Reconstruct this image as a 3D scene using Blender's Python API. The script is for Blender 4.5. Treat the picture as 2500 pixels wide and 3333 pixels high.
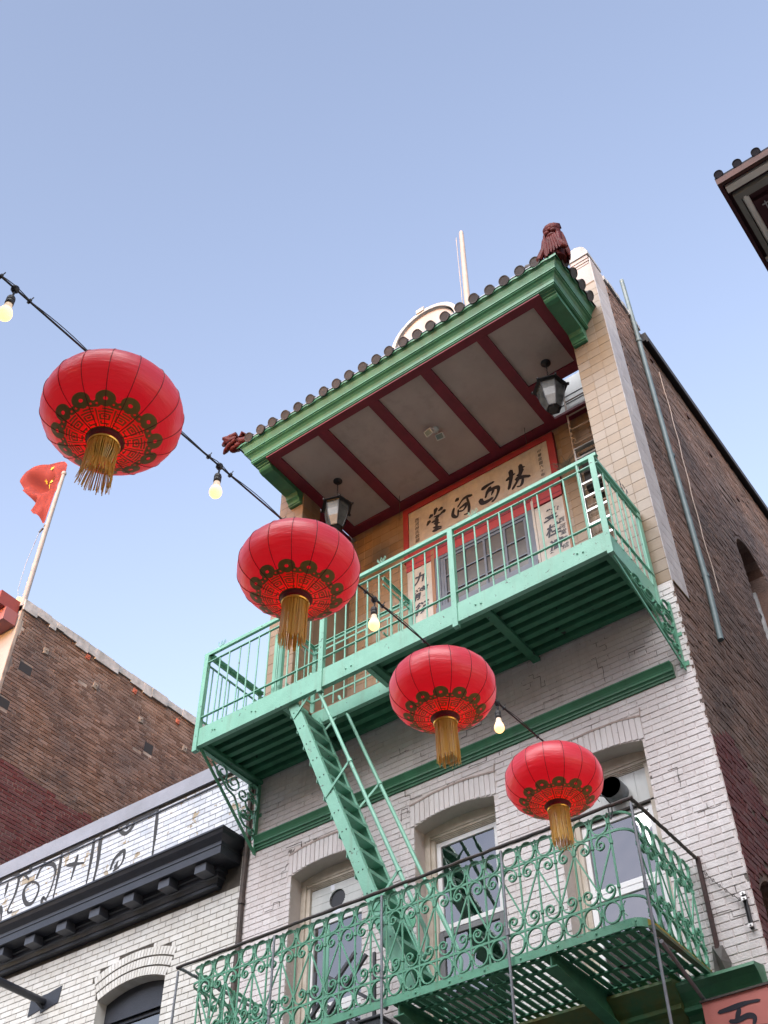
import bpy, math, random
from mathutils import Vector, Matrix
random.seed(7)
PI = math.pi
C = bpy.context.scene.collection
SC = bpy.context.scene
for o in list(bpy.data.objects):
    bpy.data.objects.remove(o)

# ------------------------------------------------------------------ camera
CAM_F = 3717.22 / 2500.0                      # focal length in image widths
CAM_P = Vector((9.040, -9.4, 1.6))
YAW, PITCH, ROLL = math.radians(-36.2946), math.radians(46.7162), math.radians(-0.3431)

def cam_basis():
    cy, sy, cp, sp = math.cos(YAW), math.sin(YAW), math.cos(PITCH), math.sin(PITCH)
    f = Vector((sy * cp, cy * cp, sp)); r = Vector((cy, -sy, 0)); u = r.cross(f)
    cr, sr = math.cos(ROLL), math.sin(ROLL)
    return cr * r + sr * u, -sr * r + cr * u, f
CR, CU, CF = cam_basis()
cd = bpy.data.cameras.new('camera')
cd.sensor_fit = 'HORIZONTAL'; cd.sensor_width = 36.0; cd.lens = 36.0 * CAM_F
cd.clip_start = 0.05; cd.clip_end = 2000
cam = bpy.data.objects.new('camera', cd); C.objects.link(cam)
cam.matrix_world = Matrix((( CR.x, CU.x, -CF.x, CAM_P.x), (CR.y, CU.y, -CF.y, CAM_P.y),
                           (CR.z, CU.z, -CF.z, CAM_P.z), (0, 0, 0, 1)))
SC.camera = cam

def seen(p):
    """photo-size of a metre at p (pixels of the 2500 px photo), 0 when outside the frame"""
    d = Vector(p) - CAM_P; z = d.dot(CF)
    if z < .1: return 0
    x = d.dot(CR) / z * CAM_F; y = d.dot(CU) / z * CAM_F
    return 3717 / z if abs(x) < .5 and abs(y) < .667 else 0

# ------------------------------------------------------------------ sky and sun
SUN_EL, SUN_AZ = math.radians(4), math.radians(170)       # sun going down behind the photographer
w = bpy.data.worlds.new('World'); SC.world = w; w.use_nodes = True
nt = w.node_tree; nt.nodes.clear()
sky = nt.nodes.new('ShaderNodeTexSky'); sky.sky_type = 'NISHITA'; sky.sun_disc = False
sky.sun_elevation = SUN_EL; sky.sun_rotation = SUN_AZ
sky.altitude = 0; sky.air_density = 1.0; sky.dust_density = 1.0; sky.ozone_density = 1.0
bg = nt.nodes.new('ShaderNodeBackground'); bg.inputs[1].default_value = 0.15
wo = nt.nodes.new('ShaderNodeOutputWorld')
wb = nt.nodes.new('ShaderNodeMix'); wb.data_type = 'RGBA'; wb.blend_type = 'MULTIPLY'; wb.inputs['Factor'].default_value = 1   # white balance of the photograph
wb.inputs[7].default_value = (1.07, .89, .985, 1)
nt.links.new(sky.outputs[0], wb.inputs[6]); nt.links.new(wb.outputs[2], bg.inputs[0]); nt.links.new(bg.outputs[0], wo.inputs[0])
sd = bpy.data.lights.new('sun', 'SUN'); sd.energy = 1.0; sd.angle = math.radians(60); sd.color = (1, .985, .975)
so = bpy.data.objects.new('sun', sd); C.objects.link(so)
SUN_LIFT = 48      # the glow reaches the narrow street over the roofs
sun_dir = Vector((math.sin(SUN_AZ) * math.cos(math.radians(SUN_LIFT)), math.cos(SUN_AZ) * math.cos(math.radians(SUN_LIFT)), math.sin(math.radians(SUN_LIFT))))
so.rotation_euler = sun_dir.to_track_quat('Z', 'Y').to_euler()
vs = SC.view_settings; vs.view_transform = 'Standard'; vs.look = 'None'; vs.gamma = 1; vs.use_curve_mapping = False
vs.exposure = 2.78

# ------------------------------------------------------------------ materials
def mat(name, c, rough=.6, c2=None, nscale=3., njit=0., bump=0., bscale=60., metal=0., spec=.5, chip=None,
        chip_at=.66, chip_scale=9., sheen=0., streak=False, rust=None, stain=None, stain_amt=.45, stain_at=(.50, .74), stain_scale=(4.5, 4.5, .35)):
    m = bpy.data.materials.new(name); m.use_nodes = True
    t = m.node_tree; N = t.nodes; L = t.links
    b = N['Principled BSDF']
    b.inputs['Roughness'].default_value = rough; b.inputs['Metallic'].default_value = metal
    b.inputs['Specular IOR Level'].default_value = spec
    if sheen: b.inputs['Sheen Weight'].default_value = sheen
    geo = N.new('ShaderNodeNewGeometry')
    col = None
    def noise(scale, detail=5, rough_=.6, src=None):
        n = N.new('ShaderNodeTexNoise'); n.inputs['Scale'].default_value = scale
        n.inputs['Detail'].default_value = detail; n.inputs['Roughness'].default_value = rough_
        L.new(src if src else geo.outputs['Position'], n.inputs['Vector']); return n.outputs['Fac']
    def ramp(fac, a, bb):
        r = N.new('ShaderNodeMapRange'); r.inputs['From Min'].default_value = a; r.inputs['From Max'].default_value = bb
        L.new(fac, r.inputs['Value']); return r.outputs['Result']
    def mix(fac, a, bb, mode='MIX'):
        x = N.new('ShaderNodeMix'); x.data_type = 'RGBA'; x.blend_type = mode
        if hasattr(fac, 'node'): L.new(fac, x.inputs['Factor'])
        else: x.inputs['Factor'].default_value = fac
        for s, v in (('A', a), ('B', bb)):
            sock = [i for i in x.inputs if i.name == s and i.type == 'RGBA'][0]
            if hasattr(v, 'node'): L.new(v, sock)
            else: sock.default_value = (*v, 1)
        return [o for o in x.outputs if o.type == 'RGBA'][0]
    src = geo.outputs['Position']
    if streak:
        mp = N.new('ShaderNodeMapping'); mp.inputs['Scale'].default_value = (1, 1, .18)
        L.new(src, mp.inputs['Vector']); src = mp.outputs['Vector']
    cc = c
    if c2 is not None: cc = mix(ramp(noise(nscale, 6, .65, src), .36, .64), c, c2)
    if njit:
        oi = N.new('ShaderNodeObjectInfo')
        a = N.new('ShaderNodeMath'); a.operation = 'ADD'
        L.new(oi.outputs['Random'], a.inputs[0]); L.new(geo.outputs['Random Per Island'], a.inputs[1])
        fr = N.new('ShaderNodeMath'); fr.operation = 'FRACT'; L.new(a.outputs[0], fr.inputs[0])
        r = N.new('ShaderNodeMapRange'); r.inputs['To Min'].default_value = 1 - njit; r.inputs['To Max'].default_value = 1 + njit
        L.new(fr.outputs[0], r.inputs['Value'])
        hs = N.new('ShaderNodeHueSaturation'); L.new(r.outputs['Result'], hs.inputs['Value'])
        r2 = N.new('ShaderNodeMapRange'); r2.inputs['To Min'].default_value = 1.15; r2.inputs['To Max'].default_value = .8
        L.new(fr.outputs[0], r2.inputs['Value']); L.new(r2.outputs['Result'], hs.inputs['Saturation'])
        if hasattr(cc, 'node'): L.new(cc, hs.inputs['Color'])
        else: hs.inputs['Color'].default_value = (*cc, 1)
        cc = hs.outputs['Color']
    if chip is not None:
        f = ramp(noise(chip_scale, 4, .7), chip_at, chip_at + .02)
        cc = mix(f, cc, chip)
    if rust is not None:
        f = ramp(noise(2.3, 8, .75), .60, .68); cc = mix(f, cc, rust)
    if stain is not None:           # dirt that has run down the surface
        mp2 = N.new('ShaderNodeMapping'); mp2.inputs['Scale'].default_value = stain_scale
        L.new(geo.outputs['Position'], mp2.inputs['Vector'])
        f = ramp(noise(1.0, 5, .7, mp2.outputs['Vector']), *stain_at)
        k = N.new('ShaderNodeMath'); k.operation = 'MULTIPLY'; k.inputs[1].default_value = stain_amt; L.new(f, k.inputs[0])
        cc = mix(k.outputs[0], cc, stain)
    if hasattr(cc, 'node'): L.new(cc, b.inputs['Base Color'])
    else: b.inputs['Base Color'].default_value = (*cc, 1)
    if bump:
        bn = N.new('ShaderNodeBump'); bn.inputs['Strength'].default_value = bump; bn.inputs['Distance'].default_value = .02
        L.new(noise(bscale, 6, .65), bn.inputs['Height']); L.new(bn.outputs[0], b.inputs['Normal'])
    return m

WHITE = mat('painted_white_brick', (.71, .665, .67), .62, (.60, .55, .545), 1.0, .035, .4, 38, chip=(.40, .35, .32), chip_at=.665, chip_scale=11, stain=(.34, .30, .28), stain_amt=.42)
WHITEMORT = mat('painted_joint', (.68, .62, .61), .8, (.58, .52, .50), 2.6, 0, .5, 60, chip=(.14, .12, .11), chip_at=.60, chip_scale=3.2)
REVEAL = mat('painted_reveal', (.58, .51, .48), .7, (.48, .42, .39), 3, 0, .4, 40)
CREAM = mat('cream_woodwork', (.64, .57, .49), .5, (.50, .43, .35), 5, 0, .15, 60)
PANELWHITE = mat('white_board', (.62, .63, .62), .5, (.52, .54, .53), 6, 0, .1, 50, streak=True)
PVC = mat('white_sash', (.78, .77, .78), .35)
MINT = mat('mint_paint', (.205, .465, .345), .46, (.17, .405, .295), 4, 0, .22, 55, chip=(.05, .06, .055), chip_at=.655, chip_scale=15, stain=(.16, .20, .13), stain_amt=.4, stain_at=(.54, .76), stain_scale=(9, 9, .8))
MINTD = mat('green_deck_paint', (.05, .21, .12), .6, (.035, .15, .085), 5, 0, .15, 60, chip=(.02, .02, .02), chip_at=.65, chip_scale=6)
IRON = mat('green_iron_paint', (.12, .36, .235), .45, (.095, .30, .19), 9, 0, .15, 90, chip=(.11, .06, .04), chip_at=.66, chip_scale=14, stain=(.13, .16, .09), stain_amt=.35, stain_at=(.52, .75), stain_scale=(9, 9, 1))
JADE = mat('jade_cornice_paint', (.045, .195, .098), .42, (.034, .152, .076), 4, 0, .15, 40, stain=(.03, .07, .04), stain_amt=.5, stain_at=(.5, .75), stain_scale=(7, 7, 1.2))
RED = mat('oxblood_beam', (.19, .011, .030), .55, (.14, .009, .023), 4, 0, .1, 30)
CEIL = mat('ceiling_plaster', (.46, .375, .345), .9, (.40, .325, .295), 1.6, 0, .15, 30, stain=(.22, .17, .14), stain_amt=.5, stain_at=(.55, .78), stain_scale=(1.6, 1.6, 1))
TAN = mat('tan_tile', (.235, .163, .10), .45, (.20, .136, .082), 3.5, .055, .1, 30, stain=(.13, .095, .06), stain_amt=.4)
TANMORT = mat('tan_joint', (.17, .115, .07), .8)
GREYTILE = mat('dusty_side_tile', (.50, .465, .46), .6, (.42, .385, .38), 3, .06, .2, 40)
STUCCO = mat('parapet_stucco', (.44, .39, .38), .75, (.35, .31, .30), 3, 0, .3, 40, streak=True)
COPING = mat('weathered_coping', (.46, .46, .47), .7, (.27, .28, .28), 4, 0, .4, 30, chip=(.2, .18, .16), chip_at=.70)
BROWNB = mat('brown_brick', (.20, .118, .085), .85, (.11, .072, .062), 1.0, .34, .6, 50, chip=(.30, .24, .20), chip_at=.72, chip_scale=9)
BROWNM = mat('brown_joint', (.40, .34, .29), .9, (.14, .10, .085), 1.2, 0, .5, 50)
BROWN2 = mat('side_brick', (.215, .128, .098), .9, (.105, .07, .06), .8, .24, .7, 40, chip=(.36, .22, .15), chip_at=.70, chip_scale=3)
BROWN2M = mat('side_joint', (.17, .11, .088), .9, (.08, .058, .05), 2, 0, .6, 50)
REDB = mat('red_painted_brick', (.135, .035, .034), .8, (.105, .028, .028), 2, .10, .5, 50)
GLAZE = mat('glazed_brick', (.68, .665, .625), .28, (.60, .575, .525), 2.2, .07, .1, 30, chip=(.33, .27, .19), chip_at=.685, chip_scale=7, stain=(.36, .33, .29), stain_amt=.38)
GLAZE2 = mat('spalled_glazed_brick', (.60, .62, .66), .26, (.50, .53, .58), 2.6, .13, .15, 30, chip=(.34, .275, .185), chip_at=.575, chip_scale=3.2, stain=(.35, .33, .30), stain_amt=.4)
DARKJ = mat('dark_joint', (.055, .048, .042), .9, (.10, .085, .07), 6)
BLACKP = mat('black_cornice_paint', (.020, .023, .032), .38, (.028, .031, .042), 5, 0, .15, 40)
BLACKM = mat('black_metal', (.012, .013, .018), .45)
TAR = mat('black_flashing', (.018, .017, .019), .7)
SPRAY = mat('black_spray_paint', (.02, .02, .023), .7)
INK = mat('brush_ink', (.010, .011, .022), .5)
SIGNC = mat('cream_sign_board', (.45, .425, .395), .7, (.35, .325, .30), 3.5, 0, .2, 40, stain=(.24, .21, .18), stain_amt=.5)
SIGNR = mat('red_sign_frame', (.30, .022, .030), .6, (.25, .018, .025), 5)
PINK = mat('salmon_sign', (.52, .17, .145), .6, (.47, .15, .13), 3, 0, .1, 40)
WOOD = mat('brown_trim', (.22, .105, .05), .5)
SLATE = mat('slate_blue_window_paint', (.105, .125, .165), .5, (.085, .10, .135), 6)
ROOFT = mat('grey_roof_tile', (.070, .062, .064), .6, (.055, .05, .052), 8, .18, .25, 40, spec=.2)
DRAGON = mat('red_brown_ceramic', (.105, .013, .011), .55, (.06, .008, .008), 12, 0, .5, 40, spec=.15)
STEEL = mat('galvanised_pipe', (.22, .235, .26), .45, (.16, .165, .18), 8, 0, .1, 50, metal=.4, rust=(.11, .04, .022))
DARKRAIL = mat('dark_top_rail', (.045, .04, .042), .6, (.075, .055, .045), 8, 0, .4, 60)
ALU = mat('aluminium', (.62, .62, .62), .35, metal=.7)
CONDUIT = mat('blue_grey_conduit', (.14, .19, .20), .55, (.10, .14, .15), 6)
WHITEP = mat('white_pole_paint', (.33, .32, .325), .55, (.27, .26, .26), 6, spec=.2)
BEIGE = mat('beige_ladder', (.42, .33, .28), .6)
ROPE = mat('hemp_rope', (.45, .34, .26), .9)
RUST = mat('rusty_fascia', (.085, .032, .024), .8, (.05, .022, .018), 6, 0, .3, 50)
OCHRE = mat('ochre_green_paint', (.16, .13, .022), .6, (.05, .16, .07), 2.2, 0, .2, 30)
OLIVE = mat('ochre_edge_paint', (.33, .255, .04), .5, (.26, .2, .03), 6, 0, .15, 60)
FLAGM = mat('faded_red_flag', (.70, .12, .085), .8, (.62, .10, .075), 3)
STAR = mat('yellow_star', (.80, .55, .05), .8)
GOLD = mat('gold_collar', (.85, .52, .12), .28, metal=.9)
GOLDP = mat('gold_print', (.27, .165, .035), .5)

ORNG = mat('orange_curtain', (.80, .36, .13), .9, (.62, .42, .30), 5, streak=True)
CURT = mat('pale_curtain', (.30, .36, .43), .9, (.22, .27, .33), 7, streak=True)
DARKIN = mat('dark_interior', (.025, .025, .028), .9)
ASPH = mat('asphalt', (.05, .05, .052), .9, (.06, .06, .06), 2, 0, .4, 60)
PAVE = mat('pavement_concrete', (.32, .31, .30), .9, (.27, .26, .25), 2, 0, .3, 40)
OPPO = mat('opposite_stucco', (.50, .44, .38), .8, (.44, .38, .33), 1)

def glass(name, tint=(.6, .66, .7), rough=.03, dark=.5, ior=3.2):
    m = bpy.data.materials.new(name); m.use_nodes = True; t = m.node_tree; N = t.nodes; L = t.links; N.clear()
    out = N.new('ShaderNodeOutputMaterial'); tr = N.new('ShaderNodeBsdfTransparent'); gl = N.new('ShaderNodeBsdfGlossy')
    tr.inputs[0].default_value = (*[dark * x for x in tint], 1); gl.inputs['Roughness'].default_value = rough
    fr = N.new('ShaderNodeFresnel'); fr.inputs['IOR'].default_value = ior
    ge = N.new('ShaderNodeNewGeometry'); nz = N.new('ShaderNodeTexNoise'); nz.inputs['Scale'].default_value = 2.2; nz.inputs['Detail'].default_value = 2
    bp = N.new('ShaderNodeBump'); bp.inputs['Strength'].default_value = .10; bp.inputs['Distance'].default_value = .05
    L.new(ge.outputs['Position'], nz.inputs['Vector']); L.new(nz.outputs['Fac'], bp.inputs['Height']); L.new(bp.outputs[0], gl.inputs['Normal'])
    mx = N.new('ShaderNodeMixShader'); L.new(fr.outputs[0], mx.inputs[0]); L.new(tr.outputs[0], mx.inputs[1]); L.new(gl.outputs[0], mx.inputs[2])
    L.new(mx.outputs[0], out.inputs[0]); return m
GLASS = glass('window_glass', (.8, .9, 1.0), .02, .75)
PLAING = mat('dim_pane', (.085, .08, .082), .22, (.11, .105, .105), 4, spec=.3)
LAMPG = mat('grey_lamp_glass', (.035, .04, .042), .25, (.085, .095, .095), 7, spec=.4)

def silk(name, c, tc, trans=.55, rough=.36, bumpy=.25, gloss=True):
    m = bpy.data.materials.new(name); m.use_nodes = True; t = m.node_tree; N = t.nodes; L = t.links
    b = N['Principled BSDF']; b.inputs['Base Color'].default_value = (*c, 1); b.inputs['Roughness'].default_value = rough
    b.inputs['Sheen Weight'].default_value = .9; b.inputs['Sheen Roughness'].default_value = .38; b.inputs['Sheen Tint'].default_value = (1, .62, .72, 1)
    b.inputs['Specular IOR Level'].default_value = .6; b.inputs['Coat Weight'].default_value = .8; b.inputs['Coat Roughness'].default_value = .36; b.inputs['Coat IOR'].default_value = 1.6
    if not gloss:
        b.inputs['Sheen Weight'].default_value = 0; b.inputs['Coat Weight'].default_value = 0; b.inputs['Specular IOR Level'].default_value = .15
    tl = N.new('ShaderNodeBsdfTranslucent'); tl.inputs[0].default_value = (*tc, 1)
    tc_ = N.new('ShaderNodeTexCoord'); mp = N.new('ShaderNodeMapping'); mp.inputs['Scale'].default_value = (4, 4, 22)
    L.new(tc_.outputs['Object'], mp.inputs[0])
    n = N.new('ShaderNodeTexNoise'); n.inputs['Scale'].default_value = 1.6; n.inputs['Detail'].default_value = 4; L.new(mp.outputs[0], n.inputs['Vector'])
    bn = N.new('ShaderNodeBump'); bn.inputs['Strength'].default_value = bumpy; bn.inputs['Distance'].default_value = .02
    L.new(n.outputs['Fac'], bn.inputs['Height']); L.new(bn.outputs[0], b.inputs['Normal'])
    mx = N.new('ShaderNodeMixShader'); mx.inputs[0].default_value = trans
    out = N['Material Output']; L.new(b.outputs[0], mx.inputs[1]); L.new(tl.outputs[0], mx.inputs[2]); L.new(mx.outputs[0], out.inputs[0])
    return m
SILK = silk('red_silk', (.62, .008, .040), (.90, .012, .04), .42, .42, .55)
SILK2 = silk('bright_red_print', (.95, .085, .05), (1.0, .11, .06), .62)
GOLDT = silk('gold_tassel', (.95, .68, .12), (.95, .66, .12), .42, .4, 0)
SEAM = mat('dark_red_seam', (.16, .006, .010), .5)

def emit(name, c, s):
    m = bpy.data.materials.new(name); m.use_nodes = True; N = m.node_tree.nodes
    b = N['Principled BSDF']; b.inputs['Base Color'].default_value = (.9, .85, .75, 1)
    b.inputs['Emission Color'].default_value = (*c, 1); b.inputs['Emission Strength'].default_value = s; return m
BULB = emit('lit_bulb', (1, .50, .15), .42)
BULBBASE = emit('bulb_neck', (1, .60, .25), .06)

# ------------------------------------------------------------------ builders
W = {}                                                    # world position of every Empty / thing
def thing(name, label, cat, loc=(0, 0, 0), group=None):
    o = bpy.data.objects.new(name, None); C.objects.link(o); o.location = loc
    o.empty_display_size = .1
    o['label'] = label; o['category'] = cat
    if group: o['group'] = group
    W[o] = Vector(loc); return o

class MB:
    def __init__(s): s.v = []; s.f = []; s.sm = False
    def add(s, vs, fs):
        k = len(s.v); s.v += [tuple(p) for p in vs]; s.f += [tuple(i + k for i in q) for q in fs]; return s
    def box(s, x0, x1, y0, y1, z0, z1):
        return s.add([(x, y, z) for x in (x0, x1) for y in (y0, y1) for z in (z0, z1)],
                     [(0, 1, 3, 2), (4, 6, 7, 5), (0, 4, 5, 1), (2, 3, 7, 6), (0, 2, 6, 4), (1, 5, 7, 3)])
    def bar(s, p, q, a, b, up=(0, 0, 1)):
        """rectangular bar from p to q, a wide sideways, b thick along up"""
        p, q = Vector(p), Vector(q); d = (q - p).normalized(); u = Vector(up); sd_ = d.cross(u)
        if sd_.length < 1e-4: sd_ = d.cross(Vector((1, 0, 0)))
        sd_.normalize(); u = sd_.cross(d).normalized()
        vs = [e + sd_ * (i * a / 2) + u * (j * b / 2) for e in (p, q) for i in (-1, 1) for j in (-1, 1)]
        return s.add(vs, [(0, 1, 3, 2), (4, 6, 7, 5), (0, 4, 5, 1), (2, 3, 7, 6), (0, 2, 6, 4), (1, 5, 7, 3)])
    def tube(s, path, r, n=8, closed=False, flat=None):
        """tube along a path; flat=(axis vector, width) makes a strap instead of a round bar"""
        P = [Vector(p) for p in path]; rings = []; m = len(P)
        prev = None
        for i, p in enumerate(P):
            a = P[(i - 1) % m] if (closed or i > 0) else p; b = P[(i + 1) % m] if (closed or i < m - 1) else p
            t = (b - a)
            if t.length < 1e-9: t = Vector((0, 0, 1))
            t.normalize()
            if flat:
                ax = Vector(flat[0]).normalized(); nn = ax.cross(t).normalized()
                ring = [p + ax * (flat[1] / 2 * i1) + nn * (r * j1) for i1, j1 in ((-1, -1), (1, -1), (1, 1), (-1, 1))]
            else:
                if prev is None:
                    h = Vector((0, 0, 1)) if abs(t.z) < .9 else Vector((1, 0, 0)); x = t.cross(h).normalized()
                else:
                    x = (prev - t * prev.dot(t)).normalized()
                prev = x; y = t.cross(x)
                rr = r[i] if isinstance(r, (list, tuple)) else r
                ring = [p + x * (rr * math.cos(2 * PI * k / n)) + y * (rr * math.sin(2 * PI * k / n)) for k in range(n)]
            rings.append(ring)
        n = len(rings[0]); vs = [v for ring in rings for v in ring]; fs = []
        for i in range(m if closed else m - 1):
            j = (i + 1) % m
            for k in range(n): fs.append((i * n + k, i * n + (k + 1) % n, j * n + (k + 1) % n, j * n + k))
        if not closed: fs += [tuple(range(n))[::-1], tuple((m - 1) * n + k for k in range(n))]
        return s.add(vs, fs)
    def lathe(s, prof, c=(0, 0, 0), n=24, axis='Z'):
        vs = []; fs = []
        for r, h in prof:
            for k in range(n):
                a = 2 * PI * k / n; x, y, z = r * math.cos(a), r * math.sin(a), h
                if axis == 'Y': x, y, z = x, z, y
                vs.append((c[0] + x, c[1] + y, c[2] + z))
        for i in range(len(prof) - 1):
            for k in range(n): fs.append((i * n + k, i * n + (k + 1) % n, (i + 1) * n + (k + 1) % n, (i + 1) * n + k))
        if prof[0][0] > 1e-4: fs.append(tuple(range(n))[::-1])
        if prof[-1][0] > 1e-4: fs.append(tuple((len(prof) - 1) * n + k for k in range(n)))
        return s.add(vs, fs)
    def prism(s, poly, f0, f1):
        """poly of 2-D points, f0/f1 map a point to the near and far 3-D position"""
        n = len(poly); vs = [f0(*p) for p in poly] + [f1(*p) for p in poly]
        return s.add(vs, [tuple(range(n)), tuple(range(2 * n - 1, n - 1, -1))] + [(k, k + n, (k + 1) % n + n, (k + 1) % n) for k in range(n)])
    def sweep(s, prof, path, closed_prof=False):
        """prof of (a,b); path is a list of functions mapping (a,b) to 3-D"""
        n = len(prof); vs = [f(*p) for f in path for p in prof]; fs = []
        for i in range(len(path) - 1):
            for k in range(n if closed_prof else n - 1):
                fs.append((i * n + k, i * n + (k + 1) % n, (i + 1) * n + (k + 1) % n, (i + 1) * n + k))
        if closed_prof: fs += [tuple(range(n)), tuple((len(path) - 1) * n + k for k in range(n))[::-1]]
        return s.add(vs, fs)
    def smooth(s): s.sm = True; return s
    def mesh(s, name, m, off=(0, 0, 0)):
        me = bpy.data.meshes.new(name); o = Vector(off)
        me.from_pydata([(x - o.x, y - o.y, z - o.z) for x, y, z in s.v], [], s.f)
        me.materials.append(m)
        import bmesh
        b = bmesh.new(); b.from_mesh(me); bmesh.ops.recalc_face_normals(b, faces=b.faces)
        if s.sm:
            for f in b.faces: f.smooth = True
            for e in b.edges:
                if len(e.link_faces) == 2 and e.calc_face_angle(0) > math.radians(40): e.smooth = False
        b.to_mesh(me); b.free()
        return me
    def build(s, name, m, parent=None, bevel=0, **props):
        off = W.get(parent, Vector((0, 0, 0))) if parent else Vector((0, 0, 0))
        o = bpy.data.objects.new(name, s.mesh(name, m, off)); C.objects.link(o)
        if parent: o.parent = parent; W[o] = off
        if bevel:
            md = o.modifiers.new('bevel', 'BEVEL'); md.width = bevel; md.segments = 2; md.limit_method = 'ANGLE'
        for k, v in props.items(): o[k] = v
        return o

def put(name, me, loc, parent, rot=None, scale=None):
    """another object on a shared mesh, at world loc under parent"""
    o = bpy.data.objects.new(name, me); C.objects.link(o); o.parent = parent
    o.location = Vector(loc) - W[parent]
    if rot: o.rotation_euler = rot
    if scale: o.scale = scale
    W[o] = Vector(loc); return o

def dup(root, loc, label):
    def cp(o, par):
        c = o.copy(); C.objects.link(c); c.parent = par
        for ch in list(o.children): cp(ch, c)
        return c
    r = cp(root, None); r.location = loc; r['label'] = label; W[r] = Vector(loc); return r

def tag(o, label, cat, group=None):
    o['label'] = label; o['category'] = cat
    if group: o['group'] = group
    return o

# planes: map (u, n, z), n pointing out of the wall
FRONT = lambda u, n, z: (u, -n, z)
RIGHTW = lambda u, n, z: (6.12 + n, u, z)
LEFTW = lambda u, n, z: (-6.81 + n, u, z)

def arc_z(op, u):
    uc, hw, zb, zs, rise = op
    if rise < 1e-4: return zs
    r = (hw * hw + rise * rise) / (2 * rise); d = min(abs(u - uc), hw)
    return zs + rise - r + math.sqrt(r * r - d * d)

def wall_sheet(P, u0, u1, z0, z1, ops, n=0.0, depth=0.0, reveal=None, zt=None):
    cuts = {u0, u1}
    for op in ops:
        cuts |= {op[0] - op[1], op[0] + op[1]}
        if op[4] > 0: cuts |= {op[0] - op[1] + 2 * op[1] * k / 12 for k in range(13)}
    cuts = sorted(c for c in cuts if u0 - 1e-6 <= c <= u1 + 1e-6); m = MB()
    for a, b in zip(cuts, cuts[1:]):
        if b - a < 1e-5: continue
        mid = (a + b) / 2; za = zb_ = z0
        for op in sorted((o for o in ops if abs(mid - o[0]) < o[1]), key=lambda o: o[2]):
            m.add([P(a, n, za), P(b, n, zb_), P(b, n, op[2]), P(a, n, op[2])], [(0, 1, 2, 3)])
            za, zb_ = arc_z(op, a), arc_z(op, b)
        m.add([P(a, n, za), P(b, n, zb_), P(b, n, z1), P(a, n, z1)], [(0, 1, 2, 3)])
    if reveal is not None:
        for op in ops:
            uc, hw, zb, zs, rise = op; k = 12 if rise > 0 else 1
            pts = [(uc - hw, zb), (uc - hw, zs)] + ([(uc - hw + 2 * hw * i / k, arc_z(op, uc - hw + 2 * hw * i / k)) for i in range(1, k)] if rise > 0 else []) + [(uc + hw, zs), (uc + hw, zb)]
            for i in range(len(pts)):
                a, b = pts[i], pts[(i + 1) % len(pts)]
                reveal.add([P(a[0], n + .004, a[1]), P(b[0], n + .004, b[1]), P(b[0], n - depth, b[1]), P(a[0], n - depth, a[1])], [(0, 1, 2, 3)])
    return m

def brick_geo(L, H, proud, ch=.004, back=.02):
    """local brick: u, n, z; chamfered front"""
    a, b, c = L / 2, H / 2, ch
    v = [(-a, -back, -b), (a, -back, -b), (a, -back, b), (-a, -back, b),
         (-a, proud - c, -b), (a, proud - c, -b), (a, proud - c, b), (-a, proud - c, b),
         (-a + c, proud, -b + c), (a - c, proud, -b + c), (a - c, proud, b - c), (-a + c, proud, b - c)]
    f = [(8, 9, 10, 11), (4, 5, 9, 8), (5, 6, 10, 9), (6, 7, 11, 10), (7, 4, 8, 11), (0, 1, 5, 4), (1, 2, 6, 5), (2, 3, 7, 6), (3, 0, 4, 7)]
    return v, f

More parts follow.
